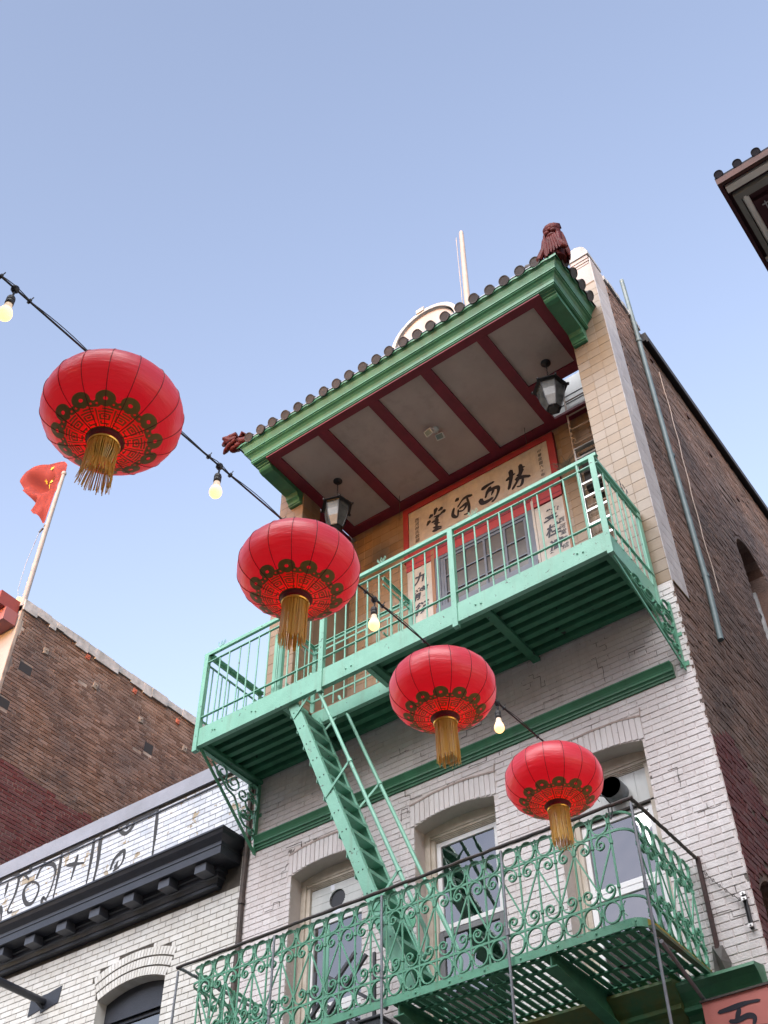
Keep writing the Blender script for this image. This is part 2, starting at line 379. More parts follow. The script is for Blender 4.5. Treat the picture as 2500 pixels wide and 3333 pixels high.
def brick_field(parent, P, u0, u1, z0, z1, L, H, J, proud, m, blocked=None, hidden=None, npart=300, rough=.0015,
                name='brick', head=0, rng=None, zt=None, matf=None, drop=0.0):
    rng = rng or random.Random(11)
    items = []; row = 0; z = z0
    while z + H <= z1 + 1e-6:
        iv = [(u0, u1)]
        for a, b in (blocked(z, z + H) if blocked else []):
            nx = []
            for p, q in iv:
                if b <= p or a >= q: nx.append((p, q)); continue
                if a > p: nx.append((p, a))
                if b < q: nx.append((b, q))
            iv = nx
        stretch = not (head and row % head == head - 1)
        l = L if stretch else L / 2 - J / 2
        off = (row % 2) * (L + J) / 2 if stretch else (L + J) / 4
        k = math.floor((u0 - off) / (l + J)) - 1
        u = off + k * (l + J)
        while u < u1:
            for p, q in iv:
                a, b = max(u, p), min(u + l, q)
                if b - a > .03 and rng.random() >= drop: items.append(((a + b) / 2, z + H / 2, b - a, rng.uniform(-rough, rough), rng.uniform(-.006, .006)))
            u += l + J
        z += H + J; row += 1
    if zt: items = [i for i in items if i[1] + H / 2 < zt(i[0])]
    def score(i):
        if hidden and hidden(i[0], i[1]): return 0
        return seen(P(i[0], 0, i[1]))
    sc = sorted(range(len(items)), key=lambda k: -score(items[k]) - (.5 if items[k][2] > L * .9 else 0) * 20)
    pick = set(k for k in sc[:npart] if score(items[k]) > 0)
    cache = {}; joined = {}
    o0 = Vector(P(0, 0, 0)); eu = Vector(P(1, 0, 0)) - o0; en = Vector(P(0, 1, 0)) - o0
    for k, (uc, zc, l, dn, rt) in enumerate(items):
        mm = matf(uc, zc) if matf else m
        if k in pick:
            key = (round(l, 2), mm.name)
            if key not in cache:
                v, f = brick_geo(round(l, 2) if l < L * .97 else l, H, proud)
                b = MB(); b.add([eu * x + en * y + Vector((0, 0, zz)) for x, y, zz in v], f); cache[key] = b.mesh(name, mm)
            put(name, cache[key], P(uc, dn, zc), parent, (0, rt, 0) if abs(eu.x) > .5 else (rt, 0, 0))
        else:
            v, f = brick_geo(l, H, proud); cs, sn = math.cos(rt), math.sin(rt)
            jb = joined.setdefault(mm.name, (mm, MB()))[1]
            jb.add([P(uc + x * cs - zz * sn, y + dn, zc + x * sn + zz * cs) for x, y, zz in v], f)
    for nm, (mm, jb) in joined.items():
        # fast path: no normal recalculation needed for these
        me = bpy.data.meshes.new(name + '_courses'); off = W[parent]
        me.from_pydata([(x - off.x, y - off.y, zz - off.z) for x, y, zz in jb.v], [], jb.f); me.materials.append(mm)
        o = bpy.data.objects.new(name + '_courses', me); C.objects.link(o); o.parent = parent; o['kind'] = 'stuff'
    return items

def struct(name, m, mm):
    o = m.build(name, mm); o['kind'] = 'structure'; return o

# ------------------------------------------------------------------ ground
struct('ground', MB().add([(-400, -400, -.16), (400, -400, -.16), (400, 400, -.16), (-400, 400, -.16)], [(0, 1, 2, 3)]), ASPH)
struct('road', MB().box(-60, 60, -8.6, -2.4, -.15, -.146), ASPH)
struct('pavement', MB().box(-60, 60, -2.4, -.06, -.15, 0), PAVE)
struct('far_pavement', MB().box(-60, 60, -12.4, -8.6, -.15, 0), PAVE)

# ================================================================== the white-painted brick building
BL = thing('townhouse', 'narrow white-painted brick building with a tan-tiled top storey under a green eave', 'building', (3.06, 0, 0))
BW = 6.12
OPS = [(1.265, .535, 6.05, 8.54, .07), (3.065, .535, 6.05, 8.54, .07), (4.865, .535, 6.05, 8.50, .07)]
rv = MB()
wall_sheet(FRONT, 0, BW, 0, 10.36, OPS, n=-.004, depth=.27, reveal=rv).build('front_wall', WHITEMORT, BL)
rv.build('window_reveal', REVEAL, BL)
def hood(op): return (op[0] - op[1] - .05, op[0] + op[1] + .03)
def blk(z0, z1):
    out = []
    for op in OPS:
        if z1 > op[2] and z0 < op[3]: out.append((op[0] - op[1], op[0] + op[1]))
        if z1 > op[3] - .01 and z0 < op[3] + .325: out.append(hood(op))
    if z1 > 9.07 and z0 < 9.25: out.append((.13, 5.92))
    return out
def behind(u, z):
    return (z < 7.0 and .4 < u < 5.65) or (z < 6.0) or (z > 9.95 and u < 5.9)
brick_field(BL, FRONT, .005, 6.115, 5.0, 10.36, .214, .0665, .0075, .003, WHITE, blk, behind, 300, .0016)
# soldier bricks over the windows and the cracked hood line above them
for op in OPS:
    a, b = hood(op); n = 17; wd = (b - a) / n
    vs_, f_ = brick_geo(wd - .007, .27, .006, .003); me = None
    for k in range(n):
        u = a + wd * (k + .5); zz = arc_z((op[0], op[1] + .05, 0, op[3], .07), u)
        bm = MB().add([(x, -y, z) for x, y, z in vs_], f_)
        if me is None: me = bm.mesh('arch_brick', WHITE)
        put('arch_brick', me, (u, random.uniform(-.0015, .0015), zz + .14), BL, (0, random.uniform(-.01, .01), 0))
    pts = [(a + (b - a) * k / 14, arc_z((op[0], .6, 0, op[3] + .285, .06), a + (b - a) * k / 14) + random.uniform(-.004, .004)) for k in range(15)]
    hb = MB()
    hb.tube([(u, -.004, z) for u, z in pts], .011, flat=((0, 1, 0), .014))
    hb.tube([(pts[-1][0], -.004, pts[-1][1]), (pts[-1][0] + .012, -.004, pts[-1][1] + .10)], .006, flat=((0, 1, 0), .012))
    hb.build('hood_mould', mat('hood_line', (.30, .23, .20), .8, (.40, .33, .30), 9), BL)

# cracks that step along the joints of the painted brick
rc = random.Random(21)
def crack(x, z, n, dx=1):
    pts = [(x, -.0045, z)]
    for k in range(n):
        if rc.random() < .55: x += dx * rc.uniform(.05, .11)
        else: z += .074 * rc.choice((-1, -1, 1)); 
        pts.append((x + rc.uniform(-.006, .006), -.0045, z + rc.uniform(-.006, .006)))
    MB().tube(pts, .0017, flat=((0, 1, 0), .006)).build('crack', DARKJ, BL)
for x, z, n, d in ((.62, 8.95, 7, 1), (.70, 8.72, 4, -1), (2.42, 8.98, 8, 1), (3.30, 9.02, 9, 1), (2.5, 8.75, 5, -1), (4.2, 9.9, 8, 1), (5.0, 9.75, 7, 1), (3.6, 9.6, 8, -1), (1.2, 9.75, 6, 1), (5.45, 9.55, 6, 1), (5.72, 6.5, 6, 1), (5.8, 7.5, 5, 1), (4.6, 9.45, 6, -1), (2.2, 9.6, 6, 1), (.35, 8.2, 5, 1), (5.6, 8.05, 6, 1)):
    crack(x, z, n, d)

# green moulding across the front
def moulding(name, prof, x0, x1, m, parent, y=0):
    """prof (out, z); returns to the wall at both ends"""
    out0 = lambda x: (lambda o, z: (x, y - o, z))
    b = MB().sweep(prof, [out0(x0), out0(x1)], True)
    return b.build(name, m, parent)
BELT = [(-.01, 9.25), (.085, 9.25), (.085, 9.235), (.078, 9.225), (.06, 9.19), (.052, 9.165), (.056, 9.155), (.056, 9.14), (.04, 9.135), (.034, 9.12), (.034, 9.105), (.02, 9.10), (.016, 9.075), (-.01, 9.075)]
moulding('belt_course', BELT, .13, 5.90, JADE, BL)
SHOP = [(-.01, 5.98), (.30, 5.93), (.31, 5.90), (.24, 5.86), (.19, 5.80), (.17, 5.76), (.20, 5.745), (.20, 5.71), (.12, 5.70), (.07, 5.62), (.06, 5.40), (.13, 5.38), (.13, 5.30), (-.01, 5.28)]
moulding('shop_cornice', [(o * .8, z - .03) for o, z in SHOP], 5.35, 6.06, JADE, BL)
moulding('shop_cornice', SHOP, 0.1, 5.345, OCHRE, BL)
for k in range(16):
    MB().box(.4 + k * .33, .52 + k * .33, -.12, -.055, 5.42, 5.60).build('cornice_block', OCHRE if k < 14 else JADE, BL)
MB().box(.05, 6.0, -.05, -.01, 4.2, 5.28).build('shop_front', OCHRE, BL)

# --- sash windows
def win(op, kind):
    uc, hw, zb, zs, ri = op
    top = zs + ri
    y0, y1 = .20, .27
    fr = MB()
    x0, x1 = uc - hw, uc + hw
    # architrave in two steps, flat head under the brick arch
    for xx0, xx1 in ((x0, x0 + .07), (x1 - .07, x1)):
        fr.box(xx0 + .001, xx1, y0, y1, zb, zs - .06)
    for xx0, xx1 in ((x0 + .07, x0 + .125), (x1 - .125, x1 - .07)): fr.box(xx0 + .001, xx1 - .001, y0 + .02, y1 + .02, zb, zs - .11)
    fr.prism([(x0 + .001, zs - .06)] + [(x0 + 2 * hw * k / 10, arc_z(op, x0 + 2 * hw * k / 10) - .001) for k in range(11)] + [(x1 - .001, zs - .06)],
             lambda u, z: (min(max(u, x0 + .001), x1 - .001), y0 + .002, z), lambda u, z: (min(max(u, x0 + .001), x1 - .001), y1, z))
    for k in range(4): fr.box(x0 + .075, x1 - .075, y0 + .012 + .012 * k, y1 + .02, zs - .105 + .0 - .013 * (k - 1) , zs - .093 - .013 * (k - 1) + .02 * (k == 0))
    f = fr.build('window', CREAM, BL)
    a, b = x0 + .127, x1 - .127; zt = zs - .14
    yy = .25
    def sash(z0, z1, m=PVC, wd=.055, y=yy):
        s = MB(); s.box(a, a + wd, y, y + .05, z0, z1); s.box(b - wd, b, y, y + .05, z0, z1)
        s.box(a + wd, b - wd, y + .002, y + .05, z1 - wd, z1); s.box(a + wd, b - wd, y + .002, y + .05, z0, z0 + wd); s.build('sash', m, f, .004)
        MB().box(a + wd, b - wd, y + .022, y + .028, z0 + wd, z1 - wd).build('pane', GLASS, f)
    if kind == 0:      # horizontal boards with a round hole
        bd = zt
        hx, hz, hr = 1.245, zt - .20, .115
        bounds = [zt - .097 * k for k in range(5)]
        for k in range(4):
            zt_, zb_ = bounds[k] - .004, bounds[k + 1]
            # cut the hole out of each board
            segs = []
            N = 24; xs = sorted([a, b, hx - hr, hx + hr] + [hx - hr + 2 * hr * i / N for i in range(1, N)])
            bm = MB(); split = abs((zt_ + zb_) / 2 - hz) < hr - .05; bm2 = MB(); bm1 = bm
            for u, v in zip(xs, xs[1:]):
                mid = (u + v) / 2; bm = bm2 if split and mid > hx else bm1
                if abs(mid - hx) < hr:
                    h = math.sqrt(max(hr * hr - (mid - hx) ** 2, 0)) * 1.0
                    for p, q in ((zb_, min(zt_, hz - h)), (max(zb_, hz + h), zt_)):
                        if q > p + 1e-4: bm.box(u, v, yy, yy + .02, p, q)
                else: bm.box(u, v, yy, yy + .02, zb_, zt_)
            bm1.build('board', PANELWHITE, f)
            if split: bm2.build('board', PANELWHITE, f)
        sash(6.95, bounds[-1] - .03); sash(6.1, 6.93, y=yy - .02)
        MB().lathe([(hr + .004, 0), (hr + .004, .16)], (hx, yy + .021, hz), 24, 'Y').build('vent_sleeve', BLACKM, f)
        MB().box(hx - .10, hx - .045, yy - .002, yy, zt - .075, zt - .006).build('tape', ALU, f)
        MB().box(hx - .06, hx + .06, yy - .002, yy, hz - hr - .065, hz - hr - .01).build('tape', ALU, f)
    if kind == 1:
        sash(7.36, zt); sash(6.1, 7.34, mat('grey_screen_frame', (.16, .16, .17), .5), .06, yy - .02)
        for k in range(1, 3): MB().box(a + (b - a) * k / 3 - .004, a + (b - a) * k / 3 + .004, yy + .03, yy + .04, 6.15, 7.30).build('glazing_bar', PVC, f)
    if kind == 2:
        n = 6; wd = (b - a) / n
        for k in range(n): MB().box(a + wd * k + .003, a + wd * (k + 1), yy, yy + .02, zt - .38, zt).build('board', PANELWHITE, f)
        MB().box(a - .03, b + .06, yy - .03, yy + .02, zt - .405, zt - .384).build('drip_bar', DARKRAIL, f)
        c0 = (4.93, yy, zt - .19)
        d = MB().lathe([(.117, -.17), (.122, -.16), (.122, .02), (.105, .02), (.105, -.155), (.117, -.17)], c0, 28, 'Y').smooth(); d.build('vent_pipe', STEEL, f)
        fan = MB().lathe([(.034, -.06), (.034, -.03), (.001, -.03)], c0, 14, 'Y')
        for k in range(5):
            an = 2 * PI * k / 5; fan.bar((c0[0] + .03 * math.cos(an), c0[1] - .04, c0[2] + .03 * math.sin(an)), (c0[0] + .10 * math.cos(an + .5), c0[1] - .03, c0[2] + .10 * math.sin(an + .5)), .045, .004, (0, 1, 0))
        fan.build('vent_fan', BLACKM, f)
        MB().lathe([(.104, 0), (.104, .004)], (c0[0], yy - .01, c0[2]), 24, 'Y').build('vent_back', DARKIN, f)
        sash(7.17, zt - .41); sash(6.1, 7.15, PVC, .06, yy - .02)
        cu = MB(); n = 26
        for k in range(n + 1): cu.v += [(a + .05 + (.30) * k / n, yy + .09 + .012 * math.sin(k * 1.9), 7.2), (a + .05 + .30 * k / n, yy + .09 + .012 * math.sin(k * 1.9), zt - .42)]
        cu.f = [(2 * k, 2 * k + 2, 2 * k + 3, 2 * k + 1) for k in range(n)]; cu.smooth().build('curtain', ORNG, f)
        cu = MB()
        for k in range(n + 1): cu.v += [(a + .38 + (b - a - .42) * k / n, yy + .10 + .012 * math.sin(k * 1.7), 7.2), (a + .38 + (b - a - .42) * k / n, yy + .10 + .012 * math.sin(k * 1.7), zt - .42)]
        cu.f = [(2 * k, 2 * k + 2, 2 * k + 3, 2 * k + 1) for k in range(n)]; cu.smooth().build('curtain', CURT, f)
    MB().box(x0 - .3, x1 + .3, .60, .62, 6.0, top).build('dark_room', DARKIN, f)
    MB().box(x0, x1, .05, .28, zb - .06, zb - .001).build('sill', REVEAL, f)
for i, op in enumerate(OPS): win(op, i)

# --- side wall of brown brick and its openings
SOPS = [(4.12, .60, 11.5, 13.72, .45), (.66, .42, 5.9, 6.72, .22)]
ROOFZ = lambda u: 17.10 if u < 1.6 else 16.78
rv = MB()
sb = wall_sheet(RIGHTW, .0, 26, 0, 16.78, SOPS, n=-.006, depth=.30, reveal=rv)
sb.add([RIGHTW(0, -.006, 16.78), RIGHTW(1.6, -.006, 16.78), RIGHTW(1.6, -.006, 17.1), RIGHTW(0, -.006, 17.1)], [(0, 1, 2, 3)])
sb.build('side_wall', BROWN2M, BL)
for op in SOPS:
    rv = MB(); wall_sheet(RIGHTW, op[0] - op[1], op[0] + op[1], op[2], op[3] + op[4], [op], n=-.006, depth=.30, reveal=rv); rv.build('side_reveal', BROWN2, BL)
def sblk(z0, z1):
    out = []
    for op in SOPS:
        if z1 > op[2] and z0 < op[3] + op[4]:
            zz = max(z0, op[3]); h = op[1] * math.sqrt(max(0, 1 - ((zz - op[3]) / (op[4] + .03)) ** 2)) if zz > op[3] else op[1]
            out.append((op[0] - h, op[0] + h))
    if z1 > 10.36: out.append((-1, .47))
    return out
def smat(u, z): return REDB if (z < 8.1 + .5 * math.sin(u * 3) and u < 2.6) else BROWN2
brick_field(BL, RIGHTW, .006, 13, 4.6, 17.08, .213, .066, .009, .0045, BROWN2, sblk, None, 300, .005, 'side_brick', head=6,
            rng=random.Random(5), zt=ROOFZ, matf=smat, drop=.006)
for op in SOPS:
    k = 0 if op is SOPS[0] else 1
    fr = MB()
    x = 6.12 - .26
    fr.box(x, x + .05, op[0] - op[1], op[0] - op[1] + .06, op[2], op[3]); fr.box(x, x + .05, op[0] + op[1] - .06, op[0] + op[1], op[2], op[3])
    fr.box(x, x + .05, op[0] - op[1] + .06, op[0] + op[1] - .06, op[2], op[2] + .06); fr.box(x + .005, x + .04, op[0] - op[1] + .06, op[0] + op[1] - .06, op[3] - .5, op[3] - .44)
    f = fr.build('side_window', COPING if k == 0 else STEEL, BL)
    MB().box(x - .01, x - .004, op[0] - op[1], op[0] + op[1], op[2], op[3] + op[4]).build('pane', GLASS, f)
    MB().box(x - .30, x - .28, op[0] - op[1] - .2, op[0] + op[1] + .2, op[2] - .1, op[3] + op[4] + .1).build('dark_room', DARKIN, f)
# roof edge flashing and coping
fl = MB(); fl.box(6.0, 6.21, 1.60, 26, 16.80, 16.99); fl.box(6.19, 6.225, 1.60, 26, 16.74, 16.80); fl.build('roof_flashing', TAR, BL)
MB().box(0.0, 6.0, 1.6, 26, 16.5, 16.9).build('roof_deck', TAR, BL)
cp = MB()
pts = [.40 + i * .1 for i in range(13)]
for a, b in zip(pts, pts[1:]): cp.box(5.98, 6.15 + random.uniform(0, .012), a, b, 17.10 - random.uniform(0, .03), 17.20 + random.uniform(-.012, .004))
cp.build('side_coping', COPING, BL)
vp = MB().tube([(6.16, 1.10, 10.20), (6.165, 1.20, 11.2), (6.165, 1.21, 13.4), (6.165, 1.27, 16.4), (6.165, 1.27, 18.15)], .036, 10).smooth()
for z in (11.3, 13.6, 16.4): vp.tube([(6.165, 1.21 + (z - 11.3) * .011, z - .03), (6.165, 1.21 + (z - 11.3) * .011, z + .03)], .046, 10)
vp.build('vent_stack', CONDUIT, BL)
MB().tube([(6.14, 1.90 + .10 * math.sin(z * .9) - (16.4 - z) * .02 + .02 * math.sin(z * 7), z) for z in [16.4 - .25 * i for i in range(21)]], .008, 5).build('loose_cable', BEIGE, BL)
for y, z in ((1.72, 16.45), (2.9, 16.2), (3.6, 15.9), (4.5, 15.6)):
    MB().box(6.125, 6.15, y, y + .10, z, z + .07).build('wall_anchor', RUST, BL)

# --- tile-faced piers, loggia and parapet
TL = .172
def tiles(parent, P, u0, nu, z0, nz, m, npart, name, w_=TL, h=TL, hidden=None, clip=None, seed=3):
    r = random.Random(seed); v, f = brick_geo(w_ - .0022, h - .004, .004, .002, .01)
    o0 = Vector(P(0, 0, 0)); eu = Vector(P(1, 0, 0)) - o0; en = Vector(P(0, 1, 0)) - o0
    me = MB().add([eu * x + en * y + Vector((0, 0, zz)) for x, y, zz in v], f).mesh(name, m)
    cells = [(u0 + w_ * (i + .5), z0 + h * (j + .5)) for i in range(nu) for j in range(nz)]
    if clip: cells = [c for c in cells if clip(*c)]
    sc = sorted(cells, key=lambda c: -(0 if hidden and hidden(*c) else seen(P(c[0], 0, c[1]))))
    jb = MB()
    for k, c in enumerate(sc):
        dn = r.uniform(-.001, .001)
        if k < npart and seen(P(c[0], 0, c[1])) > 0 and not (hidden and hidden(*c)):
            put(name, me, P(c[0], dn, c[1]), parent)
        else: jb.add([P(c[0] + x, y + dn, c[1] + zz) for x, y, zz in v], f)
    if jb.v:
        me2 = bpy.data.meshes.new(name + '_courses'); off = W[parent]
        me2.from_pydata([(x - off.x, y - off.y, zz - off.z) for x, y, zz in jb.v], [], jb.f); me2.materials.append(m)
        o = bpy.data.objects.new(name + '_courses', me2); C.objects.link(o); o.parent = parent; o['kind'] = 'stuff'; W[o] = off
COLX = (0.0, .504), (5.566, 6.117)
for i, (a, b) in enumerate(COLX):
    col = MB().box(a, b, .006, .44, 10.362, 16.6).build('pier', TANMORT, BL)
    nx = 3; tw = (b - a) / nx
    tiles(col, FRONT_ := (lambda u, n, z: (u, .006 - n, z)), a, nx, 10.362, 36, TAN, 200, 'pier_tile', tw, TL, seed=i)
    if i == 0: tiles(col, lambda u, n, z: (.504 + n, u, z), .008, 2, 10.362, 30, TAN, 60, 'inner_tile', .21, TL, seed=8)
    else:
        tiles(col, lambda u, n, z: (6.117 + n, u, z), .002, 3, 10.362, 40, GREYTILE, 120, 'side_tile', .150, TL, seed=9)
MB().box(5.62, 6.122, .008, .46, 16.602, 17.2).build('pier_top', STUCCO, BL)
MB().box(5.9, 6.13, .02, .455, 10.34, 10.361).build('tile_ledge', TANMORT, BL)
bw = MB().box(.30, 5.75, 1.312, 1.40, 10.2, 15.6).build('loggia_wall', TANMORT, BL)
tiles(bw, lambda u, n, z: (u, 1.312 - n, z), .42, 30, 10.36, 30, TAN, 230, 'wall_tile', TL, TL,
      hidden=lambda u, z: (1.6 < u < 4.47 and z > 12.9), clip=lambda u, z: not (1.75 < u < 4.40 and 12.98 < z < 15.35), seed=4)
MB().box(.30, 5.8, .0, 1.31, 10.20, 10.30).build('loggia_floor', COPING, BL)
MB().box(.40, .47, .44, 1.31, 10.3, 14.95).build('loggia_side', TAN, BL)
MB().box(.40, .475, .44, 1.31, 14.951, 15.5).build('loggia_beam', RED, BL)
MB().box(5.60, 5.66, .44, 1.31, 10.3, 15.5).build('loggia_side', TANMORT, BL)
# ceiling: plaster bays between flat red beams, one bay open at the back
zc = 15.5
bx = [.49, .675, 1.45, 1.635, 2.44, 2.618, 3.42, 3.60, 4.43, 4.60, 5.40, 5.575]
ys = (-.94, -.80, 1.14, 1.31)
bays = [(bx[1], bx[2]), (bx[3], bx[4]), (bx[5], bx[6]), (bx[7], bx[8]), (bx[9], bx[10])]
for i, (a, b) in enumerate(bays):
    MB().box(a - .02, b + .02, ys[0], (.40 if i == 4 else 1.25), zc + .03, zc + .06).build('ceiling_panel', CEIL, BL)
for i in range(0, 12, 2):
    MB().box(bx[i], bx[i + 1], ys[1], ys[2], zc - .012, zc + .04).build('ceiling_beam', RED, BL)
MB().box(bx[0], bx[-1], ys[0], ys[1], zc - .010, zc + .04).build('ceiling_beam', RED, BL)
MB().box(bx[0], bx[-1], ys[2], ys[3], zc - .010, zc + .04).build('ceiling_beam', RED, BL)
MB().box(bx[9], bx[10], .38, .54, zc - .011, zc + .04).build('ceiling_beam', RED, BL)
hb = MB().box(4.52, 5.5, 1.26, 1.30, zc + .05, 16.45)
h_ = hb.build('roof_hatch', PANELWHITE, BL)
for z in (15.66, 15.84, 16.02): MB().box(4.53, 5.49, 1.252, 1.259, z, z + .012).build('hatch_joint', DARKRAIL, h_)
MB().box(4.48, 4.52, .45, 1.3, zc + .05, 16.3).build('hatch_side', PANELWHITE, BL)
MB().box(5.50, 5.54, .45, 1.3, zc + .05, 16.3).build('hatch_side', PANELWHITE, BL)

# --- tiled eave roof with green cornice
RX0, RX1, RY = .22, 5.82, -.94
PROF = [(-.11, 15.515), (0, 15.515), (.018, 15.525), (.018, 15.545), (.03, 15.55), (.03, 15.575), (.022, 15.585), (.028, 15.62), (.045, 15.655), (.075, 15.69), (.098, 15.705),
        (.105, 15.712), (.105, 15.725), (.120, 15.73), (.120, 15.752), (.110, 15.757), (.125, 15.80), (.150, 15.86), (.185, 15.895), (.190, 15.905), (.190, 15.935)]
def eave_path():
    return [lambda o, z: (RX0 - o, .02, z), lambda o, z: (RX0 - o, RY - o, z), lambda o, z: (RX1 + o, RY - o, z), lambda o, z: (RX1 + o, .02, z)]
roof = MB().sweep(PROF, eave_path()).build('roof', JADE, BL)
# scalloped fascia strip under the tiles
def scallop(pts, P):
    m = MB(); n = len(pts)
    for (u, z) in pts: m.v += [P(u, z), P(u, 15.945)]
    m.f = [(2 * k, 2 * k + 2, 2 * k + 3, 2 * k + 1) for k in range(n - 1)]; return m
sp = .2585; t0 = .262
us = [-.005 + i * .02 for i in range(304)]
scallop([(u, 15.905 - .028 * abs(math.cos(PI * (u - t0) / sp)) ** .7) for u in us if u < 6.03], lambda u, z: (u, RY - .1945, z)).build('scallop_trim', JADE, roof)
scallop([(-1.13 + i * .02, 15.905 - .028 * abs(math.cos(PI * (-1.13 + i * .02 + .13) / .24)) ** .7) for i in range(58)], lambda u, z: (6.0145, u, z)).build('scallop_trim', JADE, roof)
# roof planes and barrel tiles
EZ, RZ = 15.935, 16.45
rp = MB()
rp.add([(-.02, RY - .2, EZ), (6.04, RY - .2, EZ), (5.3, .02, RZ), (.74, .02, RZ)], [(0, 1, 2, 3)])
rp.add([(6.04, RY - .2, EZ), (6.04, .02, EZ), (5.3, .02, RZ)], [(0, 1, 2)]); rp.add([(-.02, RY - .2, EZ), (-.02, .02, EZ), (.74, .02, RZ)], [(0, 1, 2)])
rp.build('roof_plane', ROOFT, roof)
def barrel(p, q, r=.083):
    m = MB(); p, q = Vector(p), Vector(q); d = (q - p).normalized(); s_ = d.cross(Vector((0, 0, 1))).normalized(); u_ = s_.cross(d)
    n = 16
    ring = lambda c, rr: [c + s_ * (rr * math.cos(2 * PI * k / n)) + u_ * (rr * math.sin(2 * PI * k / n)) for k in range(n)]
    rs = [ring(p, .001), ring(p, r * .80), ring(p - d * .006, r * .86), ring(p - d * .006, r), ring(q, r * .9)]
    vs_ = [v for g in rs for v in g]; fs = []
    for i in range(len(rs) - 1):
        for k in range(n): fs.append((i * n + k, i * n + (k + 1) % n, (i + 1) * n + (k + 1) % n, (i + 1) * n + k))
    return m.add(vs_, fs).smooth()
sl = (RZ - EZ) / (.96 - RY - .0 + .2 - .96 + .02)
ft = barrel((0, 0, 0), (0, .9, .40)).mesh('roof_tile', ROOFT)
for k in range(22): put('roof_tile', ft, (t0 + sp * k + random.uniform(-.010, .010), RY - .235 + random.uniform(-.012, .012), 15.958 + random.uniform(-.008, .008)), roof, (random.uniform(-.01, .01), 0, random.uniform(-.012, .012)))
st = barrel((0, 0, 0), (-.6, 0, .36)).mesh('roof_tile', ROOFT)
for y in (-.91, -.67, -.43, -.19): put('roof_tile', st, (6.055, y, 15.958), roof)
st2 = barrel((0, 0, 0), (.6, 0, .36)).mesh('roof_tile', ROOFT)
for y in (-.91, -.67, -.43, -.19): put('roof_tile', st2, (-.015, y, 15.965), roof)
# pan tiles between the barrels
pm = MB().add([(-.075, 0, .012), (.075, 0, .012), (.075, .3, .13), (-.075, .3, .13), (-.075, 0, -.012), (.075, 0, -.012)], [(0, 1, 2, 3), (4, 5, 1, 0)]).mesh('pan_tile', mat('pale_pan_tile', (.20, .23, .27), .5))
for k in range(21): put('pan_tile', pm, (t0 + sp * (k + .5), RY - .205, 15.95), roof)
# console brackets at the piers
def console(x0, x1):
    pr = [(.06, 15.52), (.06, 15.23), (-.05, 15.23), (-.055, 15.245), (-.075, 15.25), (-.08, 15.29), (-.105, 15.315), (-.13, 15.33), (-.14, 15.37), (-.16, 15.40), (-.70, 15.405), (-.74, 15.40), (-.80, 15.42), (-.83, 15.45), (-.835, 15.475), (-.86, 15.48), (-.865, 15.50), (-.90, 15.505), (-.905, 15.52)]
    return MB().prism(pr, lambda y, z: (x0, y, z), lambda y, z: (x1, y, z)).build('console', JADE, BL, .004)
console(5.58, 5.80); console(.245, .485)
# glazed beasts on the eave corners: rearing body, mane curls, muzzle
def blob(m, c, r, n=10):
    """ellipsoid lump"""
    vs_ = []; fs = []; k = 7
    for i in range(k + 1):
        a = -PI / 2 + PI * i / k
        for j in range(n): b_ = 2 * PI * j / n; vs_.append((c[0] + r[0] * math.cos(a) * math.cos(b_), c[1] + r[1] * math.cos(a) * math.sin(b_), c[2] + r[2] * math.sin(a)))
    for i in range(k):
        for j in range(n): fs.append((i * n + j, i * n + (j + 1) % n, (i + 1) * n + (j + 1) % n, (i + 1) * n + j))
    m.add(vs_, fs)
def beast_upright(c):
    X, Y, Z = c; m = MB(); P = lambda x, y, z: (X + x * .80, Y + y * .80, Z + z * .93)
    m.tube([P(0, .05, -.10), P(0, .05, .10), P(.01, .03, .40), P(.02, 0, .60)], [.12, .14, .13, .13], 14)
    for k in range(11):                       # locks of the mane, flaring to the foot; none over the face
        a = math.radians(15 + 21 * k); r = .13
        q = lambda rr, z, tw=0: P(rr * math.cos(a + tw) + .01, .02 + rr * math.sin(a + tw), z)
        m.tube([q(.06, .70), q(.14, .60, .1), q(.165, .42, -.05), q(.18, .22, .08), q(.195, .02, -.04), q(.21, -.10, .06)], [.025, .038, .036, .038, .04, .015], 8)
    for s_, e in ((-1, .30), (1, .22)):         # long side locks
        m.tube([P(.09 * s_, -.07, .56), P(.14 * s_, -.09, .40), P(.15 * s_ - .02, -.10, .20), P(e * s_, -.12, -.05), P((e + .05) * s_, -.10, -.10)], [.03, .04, .045, .05, .02], 8)
    blob(m, P(.02, -.03, .66), (.14, .13, .12)); blob(m, P(.02, -.10, .70), (.115, .05, .05)); blob(m, P(-.02, -.02, .76), (.05, .06, .035)); blob(m, P(.08, -.01, .75), (.04, .05, .03))
    for s_ in (-1, 1): blob(m, P(.03 + .055 * s_, -.13, .60), (.035, .03, .03)); blob(m, P(.03 + .06 * s_, -.14, .49), (.05, .05, .045)); m.tube([P(.03 + .10 * s_, -.08, .70), P(.03 + .14 * s_, -.02, .74), P(.03 + .15 * s_, .05, .70)], [.035, .03, .01], 8)
    blob(m, P(.03, -.16, .53), (.045, .045, .04)); blob(m, P(.03, -.13, .38), (.08, .06, .045)); blob(m, P(.03, -.10, .44), (.07, .03, .02))
    for k in range(5): m.tube([P(-.04 + .035 * k, -.15, .36), P(-.05 + .04 * k, -.16, .26), P(-.07 + .05 * k, -.13, .10), P(-.09 + .06 * k, -.14, -.06)], [.025, .03, .03, .012], 7)
    return m.smooth().build('ridge_beast', DRAGON, BL)
